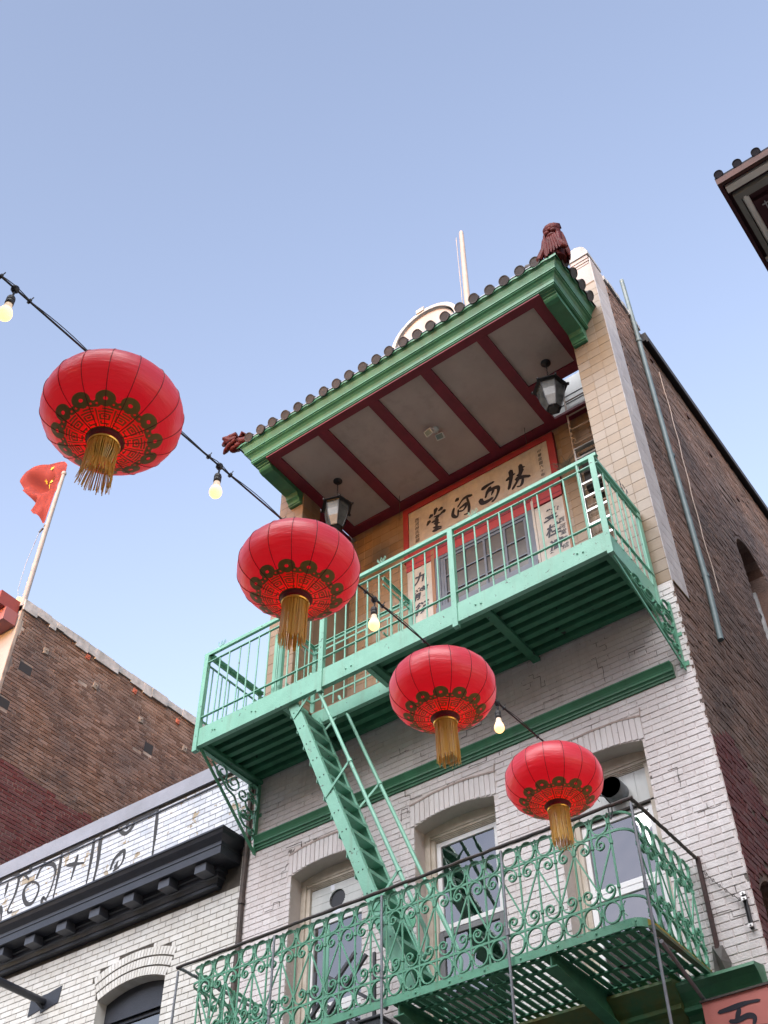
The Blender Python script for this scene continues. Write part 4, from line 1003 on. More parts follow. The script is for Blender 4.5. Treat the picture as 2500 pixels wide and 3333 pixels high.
# ================================================================== things in the loggia
def pendant(x, y, label):
    t = thing('pendant_lantern', label, 'lamp', (x, y, 15.53), 'hexagonal lanterns under the eave')
    MB().lathe([(.001, 0), (.075, 0), (.075, -.012), (.055, -.03), (.001, -.035)], (x, y, 15.53), 24).smooth().build('canopy', BLACKM, t)
    n = 7
    c = MB()
    for k in range(10):
        z = 15.49 - .043 * k; s_ = Vector((1, 0, 0)) if k % 2 else Vector((0, 1, 0))
        c.tube([Vector((x, y, z)) + s_ * (.010 * math.sin(2 * PI * i / 8)) + Vector((0, 0, .026 * math.cos(2 * PI * i / 8))) for i in range(8)], .0035, 5, closed=True)
    c.build('chain', BLACKM, t)
    zt, zm, zb = 14.93, 14.90, 14.43
    hexa = lambda r, z: [(x + r * math.cos(PI / 3 * k + .3), y + r * math.sin(PI / 3 * k + .3), z) for k in range(6)]
    cap = MB(); r0, r1, r2, r3 = hexa(.265, zm), hexa(.255, zm + .03), hexa(.10, zt + .07), hexa(.03, zt + .13)
    for a, b in ((r0, r1), (r1, r2), (r2, r3)):
        cap.add(a + b, [(k, (k + 1) % 6, 6 + (k + 1) % 6, 6 + k) for k in range(6)])
    cap.add(r3, [tuple(range(6))]); cap.add(hexa(.265, zm) + hexa(.20, zm - .002), [(k, (k + 1) % 6, 6 + (k + 1) % 6, 6 + k) for k in range(6)])
    for p in hexa(.265, zm): cap.lathe([(.001, -.02), (.018, -.01), (.02, .02), (.001, .05)], p, 8)
    cap.lathe([(.03, .1), (.035, .13), (.012, .16), (.012, .2)], (x, y, zt), 10)
    cap.build('lamp_cap', BLACKM, t)
    prof = [(.205, zm), (.190, zm - .16), (.165, zm - .30), (.105, zb)]
    rings = [hexa(r, z) for r, z in prof]
    for k in range(6):
        for i in range(3):
            MB().add([rings[i][k], rings[i][(k + 1) % 6], rings[i + 1][(k + 1) % 6], rings[i + 1][k]], [(0, 1, 2, 3)]).build('pane', LAMPG, t)
        MB().tube([rings[i][k] for i in range(4)], .009, 6).build('lamp_bar', BLACKM, t)
    for i, z in ((0, 0), (3, 0)): MB().tube(rings[i], .012, 6, closed=True).build('lamp_ring', BLACKM, t)
    MB().lathe([(.001, zm), (.022, zm), (.022, zm - .14), (.001, zm - .14)], (x, y, 0), 10).lathe([(.012, zm - .14), (.03, zm - .20), (.03, zm - .25), (.001, zm - .29)], (x, y, 0), 12).smooth().build('lamp_socket', CREAM, t)
    fin = MB().lathe([(.10, zb), (.07, zb - .03), (.05, zb - .035)], (x, y, 0), 6)
    fin.build('lamp_foot', BLACKM, t)
pendant(1.082, .166, 'black hexagonal lantern hanging over the left end of the loggia, behind the second red lantern')
pendant(5.027, .164, 'black hexagonal lantern hanging beside the open ceiling hatch at the right')
fd = thing('floodlight', 'white twin-head floodlight on the grey ceiling between two red beams', 'lamp', (2.98, .22, 15.53))
MB().lathe([(.001, 0), (.06, 0), (.06, -.03), (.03, -.05), (.001, -.05)], (2.98, .22, 15.53), 16).build('base', PANELWHITE, fd)
for dx, dy, a in ((-.06, -.07, .5), (.03, .10, -.4)):
    h = MB().bar((2.98, .22, 15.49), (2.98 + dx, .22 + dy, 15.45), .015, .015)
    c = Vector((2.98 + dx, .22 + dy, 15.43)); d = Vector((dx * 2, -.6, -.7)).normalized()
    h.bar(c, c + d * .05, .14, .10).build('lamp_head', PANELWHITE, fd, .008)
    MB().bar(c + d * .051, c + d * .053, .11, .075).build('lamp_lens', mat('grey_lens', (.2, .24, .22), .2) if dx < 0 else bpy.data.materials['grey_lens'], fd)
for x, z0, z1 in ((1.72, 14.9, 15.49), (4.13, 15.1, 15.49)):
    tag(MB().tube([(x, 1.0, z0), (x, 1.0, z1)], .004, 5).build('hanging_wire', DARKRAIL), 'thin wire hanging from the loggia ceiling at the %s end of the name board' % ('left' if x < 3 else 'right'), 'wire')

# --- name board and couplet boards
def brush(m, strokes, y, thick=.006):
    for pts, w_ in strokes:
        P = [Vector((p[0], 0, p[1])) for p in pts]
        if len(P) > 2:       # smooth the polyline
            Q = []
            for i in range(len(P) - 1):
                a, b = P[i], P[i + 1]; pa = P[max(i - 1, 0)]; pb = P[min(i + 2, len(P) - 1)]
                for k in range(6):
                    t = k / 6
                    Q.append(.5 * ((2 * a) + (-pa + b) * t + (2 * pa - 5 * a + 4 * b - pb) * t * t + (-pa + 3 * a - 3 * b + pb) * t ** 3))
            Q.append(P[-1]); P = Q
        else: P = [P[0] + (P[1] - P[0]) * (k / 8) for k in range(9)]
        n = len(P); L_ = []; R_ = []
        for i in range(n):
            d = (P[min(i + 1, n - 1)] - P[max(i - 1, 0)]).normalized(); s_ = Vector((-d.z, 0, d.x)); t = i / (n - 1)
            hw = w_ / 2 * (.62 + .38 * math.sin(PI * min(1, t * 1.15 + .12))) * (1 + .10 * math.sin(7 * t + w_ * 90)) * (1 if 0 < i < n - 1 else .55)
            L_.append(P[i] + s_ * hw); R_.append(P[i] - s_ * hw)
        e0 = P[0] - (P[1] - P[0]).normalized() * w_ * .22; e1 = P[-1] + (P[-1] - P[-2]).normalized() * w_ * .25
        out = [e0] + L_ + [e1] + R_[::-1]
        yy = y - random.uniform(0, .002)
        for i in range(n - 1):
            m.add([(q_.x, yy, q_.z) for q_ in (L_[i], L_[i + 1], R_[i + 1], R_[i])], [(0, 1, 2, 3)])
        m.add([(q_.x, yy, q_.z) for q_ in (e0, L_[0], R_[0])], [(0, 1, 2)]); m.add([(q_.x, yy, q_.z) for q_ in (e1, R_[-1], L_[-1])], [(0, 1, 2)])
    return m
TANG = [([(2.249, 15.087), (2.211, 14.958)], .078), ([(2.371, 15.022), (2.294, 14.996)], .076), ([(2.421, 14.929), (2.333, 14.913)], .077), ([(2.168, 14.985), (2.111, 14.936)], .078), ([(2.114, 14.876), (2.062, 14.799)], .078), ([(2.197, 14.908), (2.305, 14.892), (2.404, 14.92)], .04), ([(2.299, 14.876), (2.211, 14.847)], .056), ([(2.15, 14.809), (2.274, 14.802)], .05), ([(2.248, 14.837), (2.243, 14.725), (2.232, 14.592)], .074), ([(2.191, 14.757), (2.302, 14.714)], .052), ([(2.174, 14.676), (2.334, 14.607)], .054), ([(2.157, 14.606), (2.327, 14.577)], .061)]
HE = [([(2.679, 15.037), (2.624, 15.007)], .093), ([(2.584, 14.87), (2.554, 14.734), (2.602, 14.653), (2.645, 14.652), (2.663, 14.781)], .059), ([(2.934, 14.946), (2.835, 14.975), (2.749, 14.952), (2.657, 14.849)], .062), ([(2.839, 14.946), (2.862, 14.782), (2.858, 14.669), (2.83, 14.598), (2.763, 14.609)], .051), ([(2.685, 14.793), (2.75, 14.815), (2.82, 14.829), (2.793, 14.749), (2.738, 14.714), (2.677, 14.74)], .054)]
XI = [([(3.117, 14.956), (3.229, 14.981), (3.345, 14.988)], .078), ([(3.278, 14.918), (3.209, 14.819), (3.172, 14.731)], .07), ([(3.218, 14.844), (3.339, 14.847), (3.408, 14.817), (3.406, 14.728), (3.341, 14.606), (3.278, 14.573)], .072), ([(3.336, 14.819), (3.279, 14.721)], .05), ([(3.077, 14.755), (3.111, 14.651), (3.212, 14.631), (3.297, 14.65)], .092)]
LIN = [([(3.657, 15.045), (3.664, 14.933), (3.638, 14.799), (3.594, 14.649)], .086), ([(3.565, 14.863), (3.655, 14.902), (3.728, 14.921)], .062), ([(3.838, 15.06), (3.84, 14.92), (3.799, 14.812), (3.742, 14.715), (3.655, 14.609)], .08), ([(3.813, 15.0), (3.91, 14.964)], .058), ([(3.726, 14.786), (3.864, 14.76), (3.979, 14.697)], .082), ([(3.857, 14.75), (3.833, 14.639), (3.788, 14.595), (3.738, 14.621)], .054), ([(3.757, 14.856), (3.827, 14.853), (3.887, 14.919)], .05)]
def text_part(s, x, z, size, y, parent, name='lettering', m=INK, bold=.012, shear=.12):
    c = bpy.data.curves.new('t', 'FONT'); c.body = s; c.size = size; c.align_x = 'CENTER'; c.align_y = 'CENTER'; c.offset = bold * size; c.shear = shear
    o = bpy.data.objects.new('t', c); C.objects.link(o)
    me = bpy.data.meshes.new_from_object(o); C.objects.unlink(o); bpy.data.objects.remove(o)
    me.name = name; me.materials.clear(); me.materials.append(m)
    off = W[parent]
    for v in me.vertices: v.co = (v.co.x + x - off.x, y - off.y, v.co.y + z - off.z)
    p = bpy.data.objects.new(name, me); C.objects.link(p); p.parent = parent; W[p] = off; return p
NB = thing('name_board', 'long cream board in a red frame with four large black brushed characters', 'sign', (3.03, 1.28, 14.4))
SY = 1.275
MB().box(1.70, 4.345, SY, 1.312, 14.40, 15.29).build('panel', SIGNC, NB)
f = MB(); f.box(1.60, 1.70, SY - .02, 1.312, 14.19, 15.41).box(4.345, 4.465, SY - .02, 1.312, 14.19, 15.41).box(1.70, 4.345, SY - .02, 1.312, 15.29, 15.41).build('frame', SIGNR, NB)
MB().box(1.60, 4.465, 1.29, 1.312, 15.415, 15.445).build('top_batten', SIGNC, NB)
MB().box(1.635, 4.45, SY - .008, 1.312, 13.985, 14.395).build('frame', SIGNR, NB)
for z, x0, x1 in ((14.20, 2.19, 3.95),): MB().box(x0, x1, SY - .014, SY - .008, z - .05, z + .02).build('dark_batten', RED, NB)  # darker red strips standing proud of the red frame
MB().box(1.64, 2.15, SY - .012, SY - .008, 14.075, 14.09).box(3.97, 4.445, SY - .012, SY - .008, 14.06, 14.075).build('dark_batten', RED, NB)
for nm, st_ in (('tang', TANG), ('he', HE), ('xi', XI), ('lin', LIN)): brush(MB(), st_, SY - .003).build('brushed_character', INK, NB)
for k, c_ in enumerate('西河林氏敬題'): text_part(c_, 1.86, 15.04 - .094 * k, .088, SY - .003, NB, 'small_character', bold=.004)
for k, c_ in enumerate('中華民國六十年'): text_part(c_, 4.19, 15.13 - .092 * k, .075, SY - .003, NB, 'small_character', bold=.003)
CL = thing('couplet_board', 'narrow cream board with three black characters, left of the slate-blue window', 'sign', (1.9, 1.28, 12.9), 'couplet boards beside the window')
MB().box(1.645, 2.10, SY + .004, 1.312, 12.6, 13.98).build('panel', SIGNC, CL)
MB().box(2.105, 2.165, SY - .01, 1.312, 12.6, 14.18).build('trim', WOOD, CL)
for c_, z in zip('九龍衍', (13.72, 13.41, 13.10)): text_part(c_, 1.875, z, .25, SY + .001, CL, 'brushed_character', bold=.03, shear=.2)
CRB = thing('couplet_board', 'narrow cream board with two columns of characters, right of the slate-blue window', 'sign', (4.2, 1.28, 12.9), 'couplet boards beside the window')
MB().box(3.965, 4.445, SY + .004, 1.312, 12.6, 13.96).build('panel', SIGNC, CRB)
MB().box(4.447, 4.475, SY - .01, 1.312, 12.6, 13.96).build('trim', WOOD, CRB); MB().box(3.925, 3.963, SY - .01, 1.312, 12.6, 14.18).build('trim', SIGNC, CRB)
for c_, z in zip('雙桂遺', (13.68, 13.36, 13.04)): text_part(c_, 4.21, z, .25, SY + .001, CRB, 'brushed_character', bold=.03, shear=.2)
for c_, z in zip('西河堂落成', (13.485, 13.35, 13.237, 13.09, 12.965)): text_part(c_, 4.366, z, .105, SY + .001, CRB, 'small_character', bold=.012)
# window of the loggia belongs to the building
wf = MB()
wf.box(2.17, 2.26, 1.27, 1.36, 12.5, 14.02).box(3.84, 3.925, 1.27, 1.36, 12.5, 14.02).box(2.26, 3.84, 1.272, 1.36, 13.93, 14.02)
wf.box(2.26, 2.31, 1.285, 1.36, 12.5, 13.93).box(3.79, 3.84, 1.285, 1.36, 12.5, 13.93).box(2.31, 3.79, 1.287, 1.36, 13.875, 13.93)
wf.box(2.17, 3.925, 1.24, 1.275, 12.80, 12.93)
LW = wf.build('loggia_window', SLATE, BL)
SILLY = 1.305
for k in range(5):
    x = 2.34 + .36 * k
    MB().box(x - .018, x + .018, 1.274, 1.2955, 12.93, 13.874).build('glazing_bar', SLATE, LW)
for z in (13.52, 13.18): MB().box(2.312, 3.788, 1.278, 1.295, z - .012, z + .012).build('glazing_bar', SLATE, LW)
for k in range(4): MB().box(2.36 + .36 * k, 2.68 + .36 * k, 1.297, 1.299, 12.94, 13.87).build('pane', PLAING, LW)
MB().box(2.2, 3.9, 1.3015, 1.305, 12.5, 14.0).build('blind', mat('grey_blind', (.16, .155, .15), .9), LW)

# --- ladders behind the right pier
AL = thing('ladder', 'aluminium ladder propped upright behind the green railing at the right end', 'ladder', (5.05, 1.0, 10.4))
for x in (4.89, 5.26): MB().box(x - .012, x + .012, .96, 1.03, 10.3, 14.36).build('stile', ALU if x < 5 else DARKRAIL, AL)
rg = MB().bar((4.90, .995, 0), (5.25, .995, 0), .045, .035).mesh('rung', ALU)
for k in range(14): put('rung', rg, (0, 0, 10.6 + .275 * k), AL)
MB().box(4.88, 5.27, .95, 1.02, 14.361, 14.385).build('top_cap', ALU, AL)
tag(MB().box(4.93, 5.5, 1.05, 1.25, 13.55, 14.33).build('dark_cabinet', DARKIN), 'dark box behind the top of the aluminium ladder', 'cabinet')
BLD = thing('ladder', 'thin beige ladder going up through the open hatch beside the hexagonal lantern', 'ladder', (5.0, 1.2, 12))
for x in (4.79, 5.32): MB().tube([(x, 1.2, 12.0), (x, 1.2, 16.2)], .016, 8).build('stile', BEIGE, BLD)
rg = MB().tube([(4.79, 1.2, 0), (5.32, 1.2, 0)], .013, 8).mesh('rung', BEIGE)
for k in range(11): put('rung', rg, (0, 0, 12.35 + .347 * k), BLD)
rp_ = MB().tube([(4.80 + .012 * math.sin(3 * i), 1.18 + .01 * math.cos(4 * i), 14.35 + .06 * i) for i in range(16)], .014, 7)
for k in range(9): rp_.tube([(4.81 + random.uniform(-.03, .05), 1.17, 14.9 - .06 * k), (4.83 + random.uniform(-.03, .09), 1.15, 14.84 - .06 * k)], .004, 4)
tag(rp_.build('rope', ROPE), 'frayed rope hanging along the thin beige ladder', 'rope')
# a dried plant on the loggia floor behind the rail
pl = MB(); r_ = random.Random(3)
for k in range(46):
    a = r_.uniform(0, 2 * PI); l = r_.uniform(.10, .26); b0 = Vector((4.62 + r_.uniform(-.08, .12), 1.1, 14.28 + r_.uniform(-.05, .05))); d = Vector((math.cos(a), -.2, abs(math.sin(a)) * .8))
    pl.tube([b0, b0 + d * l * .5 + Vector((0, 0, .02)), b0 + d * l], .0035, 4)
tag(pl.build('dried_plant', mat('grey_twigs', (.12, .12, .10), .9)), 'tuft of grey twigs on the tan tiles by the name board', 'plant')

# ================================================================== left: glazed white brick building
GB = thing('glazed_brick_building', 'low building of white glazed brick with a black cornice and spray-painted parapet', 'building', (-3.4, 0, 0))
GOPS = [(-1.80, .585, 5.6, 7.86, .12)]
rv = MB(); wall_sheet(FRONT, -6.80, -.05, 0, 10.70, GOPS, n=-.006, depth=.20, reveal=rv).build('front_wall', DARKJ, GB)
rv.build('window_reveal', GLAZE, GB)
AO = (-1.80, .585, 5.6, 7.86, .12)
def arch_outer(u): return arc_z((-1.80, .74, 0, 8.20, .15), u)
def gblk(z0, z1):
    out = []
    for op in GOPS:
        if z1 > op[2] and z0 < 7.88: out.append((op[0] - op[1] - .002, op[0] + op[1] + .002))
    # ring arches
    if z1 > 7.86 and z0 < 8.36:
        zz = (z0 + z1) / 2; h = .585 + .155 * min(1, max(0, (zz - 7.86) / .34))
        if zz > 8.20:
            r = (.74 ** 2 + .15 ** 2) / .3; d = 8.35 - zz; h = math.sqrt(max(0, r * r - (r - d) ** 2)) if d > 0 else 0
        if h > 0: out.append((-1.80 - h - .004, -1.80 + h + .004))
    if z1 > 8.75 and z0 < 9.40: out.append((-7, -.10))
    if z1 > 10.44: out.append((-7, 1))
    return out
brick_field(GB, FRONT, -6.80, -.052, 5.6, 10.44, .2145, .0745, .0070, .004, GLAZE, gblk, lambda u, z: (z > 9.5 and u > -.6), 300, .0006, 'glazed_brick', rng=random.Random(2),
            matf=lambda u, z: GLAZE2 if z > 9.42 else GLAZE)
# three rowlock rings over the window
n = 25
for ring in range(3):
    for k in range(n):
        t0_, t1_ = (k + .07) / n, (k + .93) / n
        def pt(t, f):
            u0 = -1.80 - .585 + 1.17 * t; z0 = arc_z(AO, u0); u1 = -1.80 - .74 + 1.48 * t; z1 = arch_outer(u1)
            return (u0 + (u1 - u0) * f, z0 + (z1 - z0) * f)
        f0, f1 = ring / 3 + .028, (ring + 1) / 3 - .028
        q = [pt(t0_, f0), pt(t1_, f0), pt(t1_, f1), pt(t0_, f1)]; cx = sum(p[0] for p in q) / 4; cz = sum(p[1] for p in q) / 4
        inn = [(cx + (p[0] - cx) * .92, cz + (p[1] - cz) * .95) for p in q]
        MB().add([(x, .01, z) for x, z in q] + [(x, -.001, z) for x, z in q] + [(x, -.004, z) for x, z in inn],
                 [(8, 9, 10, 11)] + [(4 + i, 4 + (i + 1) % 4, 8 + (i + 1) % 4, 8 + i) for i in range(4)] + [(i, (i + 1) % 4, 4 + (i + 1) % 4, 4 + i) for i in range(4)]).build('arch_brick', GLAZE, GB)
wf = MB()
for s_ in (-1, 1): wf.box(*sorted((-1.80 + s_ * .584, -1.80 + s_ * .50)), .16, .24, 5.6, 7.86)
wf.prism([(-2.384, 7.62)] + [(-2.384 + 1.168 * k / 12, arc_z(AO, -2.384 + 1.168 * k / 12) - .001) for k in range(13)] + [(-1.216, 7.62)], lambda u, z: (u, .158, z), lambda u, z: (u, .24, z))
wf.box(-2.30, -1.30, .145, .157, 7.60, 7.66)
gw = wf.build('window', BLACKP, GB)
s_ = MB(); s_.box(-2.298, -2.24, .18, .23, 5.6, 7.618); s_.box(-1.36, -1.302, .18, .23, 5.6, 7.618); s_.box(-2.24, -1.36, .182, .23, 7.55, 7.618); s_.build('sash', BLACKP, gw)
MB().box(-2.24, -1.36, .205, .21, 5.6, 7.55).build('pane', GLASS, gw)
MB().box(-2.6, -1.0, .5, .52, 5.5, 8.1).build('dark_room', mat('dim_room', (.11, .09, .08), .9), gw)
# coping and string lines
MB().box(-6.80, -.02, -.035, .30, 10.452, 10.69).build('coping', mat('grey_coping', (.27, .28, .33), .6, (.21, .22, .255), 1.5, 0, .15, 30), GB)
MB().box(-6.80, -.05, -.012, -.001, 10.436, 10.451).build('coping_joint', DARKJ, GB); MB().box(-6.80, -.05, -.018, -.004, 10.345, 10.368).build('string_line', BLACKP, GB)
for x in (-4.3, -3.1): MB().box(x, x + .10, .0, .06, 10.69, 10.73).build('coping_clip', COPING, GB)
# black cornice with blocks
CP = [(.0, 9.40), (.30, 9.35), (.43, 9.315), (.455, 9.305), (.455, 9.28), (.44, 9.272), (.42, 9.23), (.385, 9.19), (.36, 9.16), (.355, 9.13), (.375, 9.125), (.375, 9.10), (.365, 9.095), (.365, 8.99), (.355, 8.985), (.17, 8.985), (.165, 8.93), (.14, 8.92), (.14, 8.86), (.115, 8.85), (.10, 8.80), (.085, 8.795), (.085, 8.755), (.0, 8.75)]
XE = -.50
MB().sweep(CP, [lambda o, z: (-7.6, -o, z), lambda o, z: (XE + o, -o, z), lambda o, z: (XE + o, .02, z)]).build('cornice', BLACKP, GB)
MB().box(-.14, .0, -.06, .0, 9.30, 9.38).build('cornice_stub', BLACKP, GB)
cb = MB().box(-.095, .095, -.32, -.15, 8.865, 8.98).mesh('cornice_block', mat('black_block_paint', (.05, .055, .07), .4))
for k in range(10): put('cornice_block', cb, (-.50 - .628 * k, 0, 0), GB)
# spray-paint lines on the parapet
G = [[(-3.775, 10.42), (-3.751, 10.037), (-3.751, 9.688)], [(-2.96, 10.51), (-2.914, 9.989), (-2.919, 9.684)], [(-3.093, 10.423), (-3.073, 10.018), (-3.073, 9.696)], [(-3.775, 10.42), (-3.421, 10.418), (-3.089, 10.408)], [(-3.396, 10.261), (-3.412, 10.068), (-3.433, 9.866)], [(-3.611, 10.159), (-3.223, 10.069)],
     [(-5.147, 10.40), (-5.024, 10.43), (-4.89, 10.43), (-4.752, 10.40), (-4.679, 10.293), (-4.679, 10.078), (-4.731, 9.91), (-4.767, 9.829), (-4.721, 9.776), (-4.649, 9.779)], [(-4.931, 10.322), (-4.929, 10.105)], [(-4.253, 10.165), (-4.193, 10.32), (-4.091, 10.339), (-3.931, 10.284), (-3.845, 10.175), (-3.829, 10.063), (-3.846, 9.886), (-3.905, 9.737)], [(-4.663, 10.301), (-4.585, 10.343), (-4.431, 10.21)], [(-4.585, 10.343), (-4.434, 10.333), (-4.454, 10.42), (-4.36, 10.435), (-4.216, 10.43), (-4.116, 10.361), (-4.189, 10.304)],
     [(-4.345, 10.142), (-4.468, 10.102), (-4.47, 9.971), (-4.351, 9.802), (-4.216, 9.772), (-4.143, 9.879), (-4.145, 9.997), (-4.229, 10.09), (-4.345, 10.142)], [(-2.613, 9.746), (-2.573, 9.885), (-2.474, 9.953), (-2.385, 9.961), (-2.377, 9.818), (-2.44, 9.738), (-2.548, 9.711)], [(-2.522, 9.74), (-2.48, 9.84)], [(-3.995, 9.689), (-3.988, 9.777), (-3.897, 9.709)], [(-4.97, 9.959), (-4.906, 9.834), (-4.864, 9.691)],
     [(-1.826, 10.43), (-1.8, 10.025), (-1.789, 9.682)], [(-1.821, 10.41), (-2.333, 10.42), (-2.569, 10.41)], [(-2.29, 10.43), (-2.293, 10.32), (-2.424, 10.25), (-2.565, 10.348), (-2.59, 10.42), (-2.489, 10.43)], [(-2.424, 10.43), (-2.41, 10.315)], [(-2.968, 10.43), (-2.917, 9.958), (-2.938, 9.692)]]
for l in G: brush(MB(), [(l, .060)], -.0065).build('spray_stroke', SPRAY, GB)
# wall bracket with a projecting arm
WB = thing('wall_bracket', 'dark steel plate with a projecting arm bolted to the glazed bricks', 'bracket', (-3.45, 0, 8.13))
MB().prism([(-3.73, 8.23), (-3.40, 8.23), (-3.14, 8.27), (-3.16, 8.05), (-3.36, 8.01), (-3.48, 7.99), (-3.50, 8.04), (-3.73, 8.0)], lambda u, z: (u, -.012, z), lambda u, z: (u, -.004, z)).build('plate', BLACKP, WB)
MB().tube([(-3.45, -.01, 8.13), (-3.45, -1.7, 8.14)], .05, 12).smooth().build('arm', BLACKP, WB)
MB().tube([(-3.45, -.02, 8.05), (-3.45, -.14, 8.10)], .02, 8).build('gusset', BLACKP, WB)

# ================================================================== far left: brown brick building with flagpole
BB = thing('brown_brick_building', 'tall brown brick building, dark red paint lower down, behind the glazed one', 'building', (-9, 3, 0))
wall_sheet(LEFTW, 0, 16, 8, 16.99, [], n=-.005).build('side_wall', BROWNM, BB)
MB().box(-16, -6.83, .0, .3, 0, 16.99).build('front_wall', mat('grey_white_front', (.32, .31, .315), .8, (.27, .26, .26), 2), BB)
MB().box(-16, -6.83, .3, 16, 16.6, 16.75).build('roof_deck', TAR, BB)
MB().box(-6.825, -6.802, -.005, .06, 8, 16.98).build('plaster_edge', BROWNM, BB)
HOLES = [(.44, 15.63, .15, .10), (.20, 14.66, .12, .10), (3.79, 15.66, .12, .12)]
def lblk(z0, z1):
    out = [(-1, .07 + .06 * math.sin(z0 * 7))]
    for y, z, a, b in HOLES:
        if z1 > z - b and z0 < z + b: out.append((y - a, y + a))
    return out
def lmat(u, z): return REDB if z < 13.50 + .05 * math.sin(u * 2.3) and u < 2.75 - (13.5 - z) * .0 else BROWNB
brick_field(BB, LEFTW, .06, 8.0, 11.0, 16.93, .214, .064, .012, .005, BROWNB, lblk, lambda u, z: u > 5.3, 300, .004, 'side_brick', head=6, rng=random.Random(9), matf=lmat, drop=.004)
for y, z, a, b in HOLES:
    MB().box(-6.85, -6.811, y - a, y + a, z - b, z + b).build('blocked_opening', DARKIN, BB) 
cp = MB(); y = 0.0
while y < 9:
    l = random.uniform(.15, .5); cp.box(-6.95, -6.775 + random.uniform(0, .02), y, y + l, 16.93 - random.choice((0, .02, .05, .09)), 17.10 + random.uniform(-.02, .012)); y += l
cp.build('coping', COPING, BB)
AN = MB().add([(0, -.075, -.09), (0, .075, -.09), (0, .075, .09), (0, -.075, .09), (.018, -.065, -.08), (.018, .065, -.08), (.018, .065, .08), (.018, -.065, .08)], [(4, 5, 6, 7), (0, 1, 5, 4), (1, 2, 6, 5), (2, 3, 7, 6), (3, 0, 4, 7)])
AN.bar((.018, 0, 0), (.05, 0, 0), .025, .025)
a1 = AN.mesh('tie_plate', mat('dull_tie_plate', (.28, .24, .20), .8, (.18, .15, .13), 12)); a2 = AN.mesh('tie_plate', mat('red_tie_plate', (.36, .10, .06), .8))
for y, z, q in ((.768, 16.277, 0), (1.778, 16.791, 1), (2.115, 16.247, 0), (3.142, 16.749, 1), (3.44, 16.184, 0), (4.462, 16.733, 1), (4.77, 16.19, 0)):
    put('tie_plate', a2 if q else a1, (-6.802, y, z), BB, (random.uniform(-.25, .25), 0, 0), (1, .7, .7) if q else (1, .85, .85))
# red eave band and cream block at the front corner
rb = MB().box(-16, -6.90, -.50, -.02, 16.74, 17.06); rb.build('eave_band', mat('brick_red_band', (.25, .045, .035), .6, (.20, .035, .03), 3), BB)
MB().box(-16, -6.86, -.32, -.02, 16.42, 16.735).build('eave_band', mat('pink_red_band', (.28, .10, .10), .6), BB)
MB().prism([(-7.55, 17.10), (-7.0, 17.10), (-7.0, 17.30), (-7.2, 17.45)], lambda u, z: (u, .05, z), lambda u, z: (u, .35, z)).build('roof_block', mat('cream_block', (.55, .46, .28), .7), BB)
FP = thing('flagpole', 'white flagpole with a red flag, standing at the corner of the brown brick building', 'flagpole', (-6.87, .02, 17.0))
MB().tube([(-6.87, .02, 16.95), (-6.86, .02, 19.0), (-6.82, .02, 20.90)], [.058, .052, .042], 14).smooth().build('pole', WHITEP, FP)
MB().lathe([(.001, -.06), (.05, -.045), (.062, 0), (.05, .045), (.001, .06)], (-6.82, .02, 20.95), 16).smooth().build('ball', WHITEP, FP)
MB().tube([(-6.87, .02, 19.26), (-6.87, .02, 19.32)], .062, 12).build('collar', STEEL, FP)
MB().tube([(-7.02, -.02, 19.15), (-7.20, .0, 18.3), (-7.22, .02, 17.6), (-7.05, .05, 17.15)], .007, 5).build('halyard', STEEL, FP)
MB().tube([(-6.95, 0, 19.25), (-7.0, 0, 19.22), (-7.02, -.02, 19.15)], .022, 6).build('knot', DARKRAIL, FP)
MB().tube([(-6.88, .03, 17.0), (-6.98, .03, 17.15), (-6.92, .03, 17.25), (-6.85, .03, 17.12)], .02, 6).build('cleat', STEEL, FP)
# the flag: a rippled cloth sheet swinging left of the pole
def poly_at(P, t):
    L = [0]
    for p, q in zip(P, P[1:]): L.append(L[-1] + math.hypot(q[0] - p[0], q[1] - p[1]))
    d = t * L[-1]
    for i in range(len(P) - 1):
        if d <= L[i + 1] + 1e-9:
            k = (d - L[i]) / (L[i + 1] - L[i]); return (P[i][0] + (P[i + 1][0] - P[i][0]) * k, P[i][1] + (P[i + 1][1] - P[i][1]) * k)
    return P[-1]
F_HOIST = [(-6.93, 20.80), (-6.95, 20.45), (-6.98, 19.93), (-7.0, 19.50)]
F_TOP = [(-6.93, 20.80), (-6.98, 21.114), (-7.04, 21.40), (-7.09, 21.62), (-7.20, 21.78), (-7.33, 21.80), (-7.50, 21.70), (-7.771, 21.736), (-8.05, 21.85), (-8.248, 21.90), (-8.464, 21.76)]
F_FLY = [(-8.464, 21.76), (-8.257, 21.345), (-7.907, 20.867), (-7.721, 20.526), (-7.786, 20.363)]
F_FOOT = [(-7.0, 19.50), (-7.16, 19.60), (-7.19, 19.74), (-7.513, 20.082), (-7.786, 20.363)]
def flag_pt(s, t):
    """s along the fly, t from head to foot; a cloth patch stretched between its four edges, with folds"""
    h, f, a, b = poly_at(F_HOIST, t), poly_at(F_FLY, t), poly_at(F_TOP, s), poly_at(F_FOOT, s)
    c = []
    for i in (0, 1):
        v = (1 - s) * h[i] + s * f[i] + (1 - t) * a[i] + t * b[i] - ((1 - s) * (1 - t) * F_HOIST[0][i] + s * (1 - t) * F_FLY[0][i] + (1 - s) * t * F_HOIST[-1][i] + s * t * F_FLY[-1][i])
        c.append(v)
    e = min(1, s * 3)
    y = .02 + e * (.13 * math.sin(5.5 * s - 5.0 * t + .5) + .07 * math.sin(9 * t + 6 * s) + .035 * math.sin(17 * s - 13 * t) + .05 * math.sin(3 * s + 14 * t))
    return (c[0], y, c[1])
fm = MB(); NS, NTT = 44, 32
for i in range(NS + 1):
    for j in range(NTT + 1): fm.v.append(flag_pt(i / NS, j / NTT))
